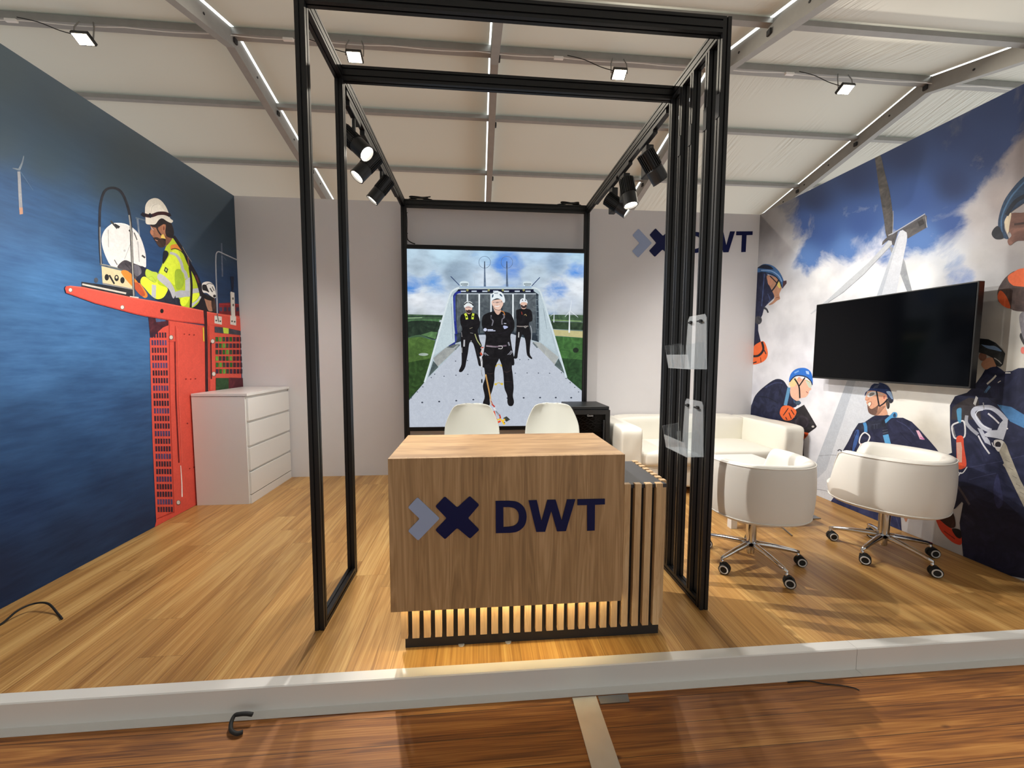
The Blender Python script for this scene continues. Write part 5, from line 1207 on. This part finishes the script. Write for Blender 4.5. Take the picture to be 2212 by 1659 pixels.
for x in (748, 921): p.line((90, 108, 132), [(x, 430), (x-1, 350), (x-2, 232)], (18, 6), False); p.line((40, 50, 70), [(x-2, 290), (x-2, 234)], 6, False); p.line((96, 112, 136), [(x-2+45*cos(k*pi/8), 240+46*sin(k*pi/8)) for k in range(16)], 3, True, True)
for x in (588, 1080): p.poly((206, 222, 230), [(x-34, 396), (x, 386), (x+34, 396), (x+30, 426), (x-26, 426)]); p.line((90, 104, 112), [(x-28, 410), (x+28, 410)], 7); p.line((90, 104, 112), [(x-20, 424), (x+24, 424)], 5)
p.line((48, 68, 112), [(482, 350), (550, 420)], 6, False); p.line((48, 68, 112), [(1176, 358), (1112, 426)], 6, False); p.line((190, 205, 218), [(664, 330), (668, 425)], 5, False)
for x, y in ((260, 1332), (392, 1325), (525, 1318), (658, 1310), (925, 1298), (1050, 1296), (1178, 1294), (1300, 1294), (1420, 1295)): p.disc((62, 68, 82), x, y, 8, 6)
for x, y in ((430, 1128), (523, 1120), (615, 1113), (985, 1104), (1077, 1102), (1165, 1103), (1252, 1105), (265, 1210), (222, 1250), (175, 1297), (1345, 1100), (1380, 1145), (1412, 1178), (1448, 1215), (1478, 1250), (357, 1112), (330, 1138), (520, 1010), (612, 1005), (1020, 998), (1088, 998)): p.disc((84, 92, 106), x, y, 5, 4)
for y in (1046, 1190): p.disc((214, 186, 70), 832, y, 10, 9); p.disc((214, 186, 70), 880, y-2, 11, 9); p.line((206, 180, 80), [(835, y), (856, y-12), (878, y)], 6)
# the three technicians
p.crop(960, 610, 7.9)
p.poly(BLK, [(270, 600), (300, 545), (375, 520), (470, 520), (560, 545), (602, 640), (604, 740), (570, 820), (602, 980), (640, 1100), (620, 1300), (625, 1422), (585, 1412), (556, 1290), (492, 1050), (430, 1030), (402, 1200), (372, 1360), (352, 1450), (300, 1525), (246, 1515), (290, 1400), (292, 1200), (276, 900), (304, 800), (275, 700)])
p.line((208, 226, 70), [(352, 530), (372, 570), (385, 632)], 40); p.line((208, 226, 70), [(494, 530), (486, 570), (480, 630)], 38); p.disc((30, 30, 30), 376, 588, 15); p.disc((30, 30, 30), 486, 582, 15)
p.poly((222, 184, 168), [(358, 415), (465, 412), (470, 478), (450, 520), (420, 540), (385, 520), (362, 480)]); p.poly((58, 44, 44), [(366, 470), (395, 478), (418, 465), (445, 476), (468, 470), (455, 515), (420, 528), (380, 512)]); p.line((150, 130, 140), [(365, 425), (465, 422)], 12)
p.poly((228, 234, 236), [(334, 405), (348, 345), (408, 322), (470, 345), (497, 410), (466, 428), (405, 402), (345, 432)]); p.line((34, 36, 40), [(336, 386), (370, 352), (420, 344), (475, 370), (492, 400)], 18); p.disc((190, 200, 204), 406, 352, 18, 10)
p.line((150, 140, 120), [(430, 790), (480, 770)], 8); p.line((130, 130, 130), [(440, 860), (490, 870)], 8); p.line((172, 176, 120), [(520, 880), (560, 990), (620, 1080)], 16); p.line((186, 186, 190), [(340, 980), (335, 1095)], 26); p.line((120, 120, 124), [(290, 850), (300, 930)], 12); p.line((170, 170, 168), [(298, 1110), (300, 1200)], 12); p.disc((150, 150, 150), 456, 1000, 10)
p.poly(BLK, [(1222, 490), (1250, 465), (1310, 450), (1400, 448), (1480, 482), (1504, 600), (1495, 662), (1450, 680), (1445, 740), (1475, 900), (1455, 1200), (1497, 1288), (1480, 1307), (1425, 1262), (1402, 1200), (1382, 1000), (1340, 890), (1300, 960), (1255, 1200), (1240, 1292), (1185, 1292), (1200, 1200), (1218, 950), (1232, 700)])
p.poly((226, 186, 166), [(1302, 345), (1400, 340), (1405, 400), (1378, 450), (1325, 450), (1306, 400)]); p.poly((60, 44, 42), [(1308, 385), (1350, 395), (1402, 382), (1395, 425), (1355, 442), (1318, 428)]); p.line((240, 240, 240), [(1335, 398), (1372, 396)], 7)
p.poly((230, 236, 240), [(1284, 352), (1298, 292), (1355, 270), (1402, 298), (1420, 358), (1385, 340), (1320, 340), (1292, 366)]); p.disc((60, 70, 84), 1332, 305, 8, 14); p.disc((60, 70, 84), 1385, 305, 8, 14)
p.line((150, 62, 50), [(1315, 500), (1325, 550)], 14); p.line((190, 160, 110), [(1360, 560), (1385, 545), (1400, 575)], 8); p.line((140, 130, 126), [(1235, 748), (1320, 752), (1430, 748)], 18); p.disc((190, 184, 180), 1380, 760, 20, 18); p.disc(BLK, 1380, 760, 12, 10); p.line((200, 200, 200), [(1270, 850), (1265, 940)], 16); p.line((196, 200, 206), [(1470, 740), (1488, 850), (1480, 1000)], 8)
p.poly(BLK, [(640, 650), (658, 575), (720, 530), (835, 495), (960, 492), (1090, 515), (1152, 570), (1192, 680), (1188, 800), (1128, 900), (1142, 1050), (1165, 1180), (1188, 1300), (1170, 1420), (940, 1300), (860, 1440), (640, 1440), (668, 1200), (700, 1000), (704, 900), (645, 760)])
p.poly((214, 176, 158), [(850, 450), (955, 450), (962, 500), (915, 555), (862, 505)]); p.poly((234, 198, 180), [(814, 315), (990, 295), (997, 390), (955, 465), (902, 484), (850, 462), (822, 400)])
p.line((150, 130, 126), [(828, 338), (900, 342), (985, 330)], 20); p.disc((206, 180, 170), 860, 338, 26, 12); p.disc((206, 180, 170), 945, 334, 26, 12); p.line((250, 246, 242), [(862, 398), (900, 412), (940, 394)], 14); p.line((150, 80, 76), [(858, 390), (900, 398), (944, 386)], 4); p.line((190, 140, 120), [(902, 350), (896, 375), (908, 380)], 5)
p.poly((230, 238, 242), [(796, 318), (798, 225), (850, 165), (930, 153), (1002, 198), (1034, 300), (1020, 350), (992, 330), (975, 300), (900, 272), (832, 298), (802, 325)]); p.poly((60, 86, 110), [(815, 215), (836, 205), (834, 245), (812, 262)]); p.poly((60, 86, 110), [(940, 205), (962, 200), (992, 240), (962, 235)]); p.line((40, 60, 84), [(850, 188), (915, 182)], 10)
p.line((26, 26, 28), [(824, 400), (870, 462), (950, 470), (996, 400)], 8); p.line((210, 130, 60), [(960, 490), (1010, 505), (1030, 560)], 12)
p.line((120, 118, 128), [(798, 560), (800, 620), (830, 660), (810, 740)], 18); p.line((128, 124, 132), [(1000, 540), (1020, 590), (985, 640), (985, 720)], 22); p.line(BLK, [(795, 580), (808, 640)], 8); p.line(BLK, [(1005, 560), (990, 700)], 8)
p.disc((206, 212, 236), 696, 808, 30, 28); p.line((206, 212, 236), [(735, 806), (830, 806)], 12); p.line((206, 212, 236), [(735, 826), (870, 826)], 14); p.line((206, 208, 228), [(1015, 700), (1055, 704)], 12); p.poly((176, 184, 220), [(1005, 742), (1060, 745), (1084, 768), (1030, 796), (1012, 780)])
p.line((120, 104, 116), [(712, 1082), (800, 1092), (900, 1096), (1060, 1078)], 26); p.line((186, 182, 186), [(712, 1092), (880, 1104)], 4); p.line((206, 204, 202), [(920, 1085), (975, 1084), (990, 1110), (970, 1132), (920, 1128)], 10); p.line((40, 34, 44), [(1060, 630), (1130, 760), (1010, 860), (780, 880)], 6)
p.line((132, 132, 142), [(680, 1205), (740, 1255), (805, 1300)], 34); p.line(BLK, [(700, 1225), (790, 1300)], 10); p.line((132, 132, 142), [(1062, 1262), (1110, 1225), (1152, 1172)], 40); p.line(BLK, [(1080, 1250), (1140, 1195)], 10); p.line((120, 100, 90), [(820, 1305), (900, 1310)], 6); p.line((120, 100, 90), [(980, 1300), (1050, 1275)], 6); p.line((140, 140, 150), [(1090, 1020), (1110, 1080)], 24)
p.crop(960, 740, 8.733)
p.poly(BLK, [(720, 250), (1015, 290), (972, 420), (945, 560), (942, 720), (902, 900), (855, 1050), (850, 1180), (728, 1150), (760, 1020), (726, 820), (768, 650), (745, 450)]); p.poly(BLK, [(1040, 250), (1305, 250), (1272, 450), (1288, 600), (1306, 850), (1292, 1000), (1312, 1120), (1284, 1190), (1220, 1192), (1188, 1130), (1184, 1000), (1130, 850), (1112, 600), (1080, 420)])
p.line((80, 62, 60), [(1120, 540), (1180, 560), (1260, 520)], 4); p.line((80, 62, 60), [(1120, 735), (1280, 742)], 4); p.line((80, 62, 60), [(790, 570), (860, 590), (930, 570)], 4)
p.line((206, 196, 194), [(690, 90), (720, 120), (700, 200)], 40); p.line((190, 80, 60), [(690, 100), (740, 90)], 20); p.line((196, 84, 60), [(680, 190), (710, 240)], 34); p.line((214, 214, 218), [(680, 260), (700, 350), (706, 460)], (44, 26)); p.line((130, 134, 142), [(690, 300), (700, 360)], 12); p.line((180, 184, 190), [(706, 460), (705, 620)], 22); p.line((90, 94, 100), [(690, 520), (715, 640)], 6); p.line((22, 30, 34), [(706, 690), (706, 760)], 24)
p.line((208, 162, 96), [(778, 600), (820, 800), (860, 1000), (868, 1080)], 26); p.line((110, 70, 50), [(792, 640), (870, 1010)], 5); p.line((206, 176, 150), [(868, 1060), (880, 1120), (905, 1180)], 34); p.line((170, 60, 48), [(880, 1100), (930, 1200)], 12); p.line((190, 60, 50), [(900, 1165), (950, 1215)], 26); p.line((226, 222, 222), [(930, 1230), (965, 1275)], 30)
p.line((40, 36, 40), [(970, 1290), (1050, 1370), (1040, 1440)], 8, False); p.line((40, 36, 40), [(965, 1300), (1030, 1380)], 6, False); p.line((216, 76, 44), [(935, 1290), (960, 1400), (1000, 1470)], 30); p.line((206, 62, 36), [(1040, 1360), (1060, 1430)], 24); p.line((226, 76, 30), [(960, 1440), (1000, 1500), (1060, 1480)], 34)
p.poly((62, 64, 58), [(1106, 1424), (1170, 1390), (1242, 1452), (1168, 1494)], False); p.line((244, 196, 50), [(990, 1465), (1050, 1445), (1100, 1480), (1140, 1440)], 26); p.line((244, 196, 50), [(1090, 1470), (1135, 1545)], 38); p.disc((90, 70, 40), 1132, 1508, 10)
p.build('printed_figures', M['ink_lit'], lb)
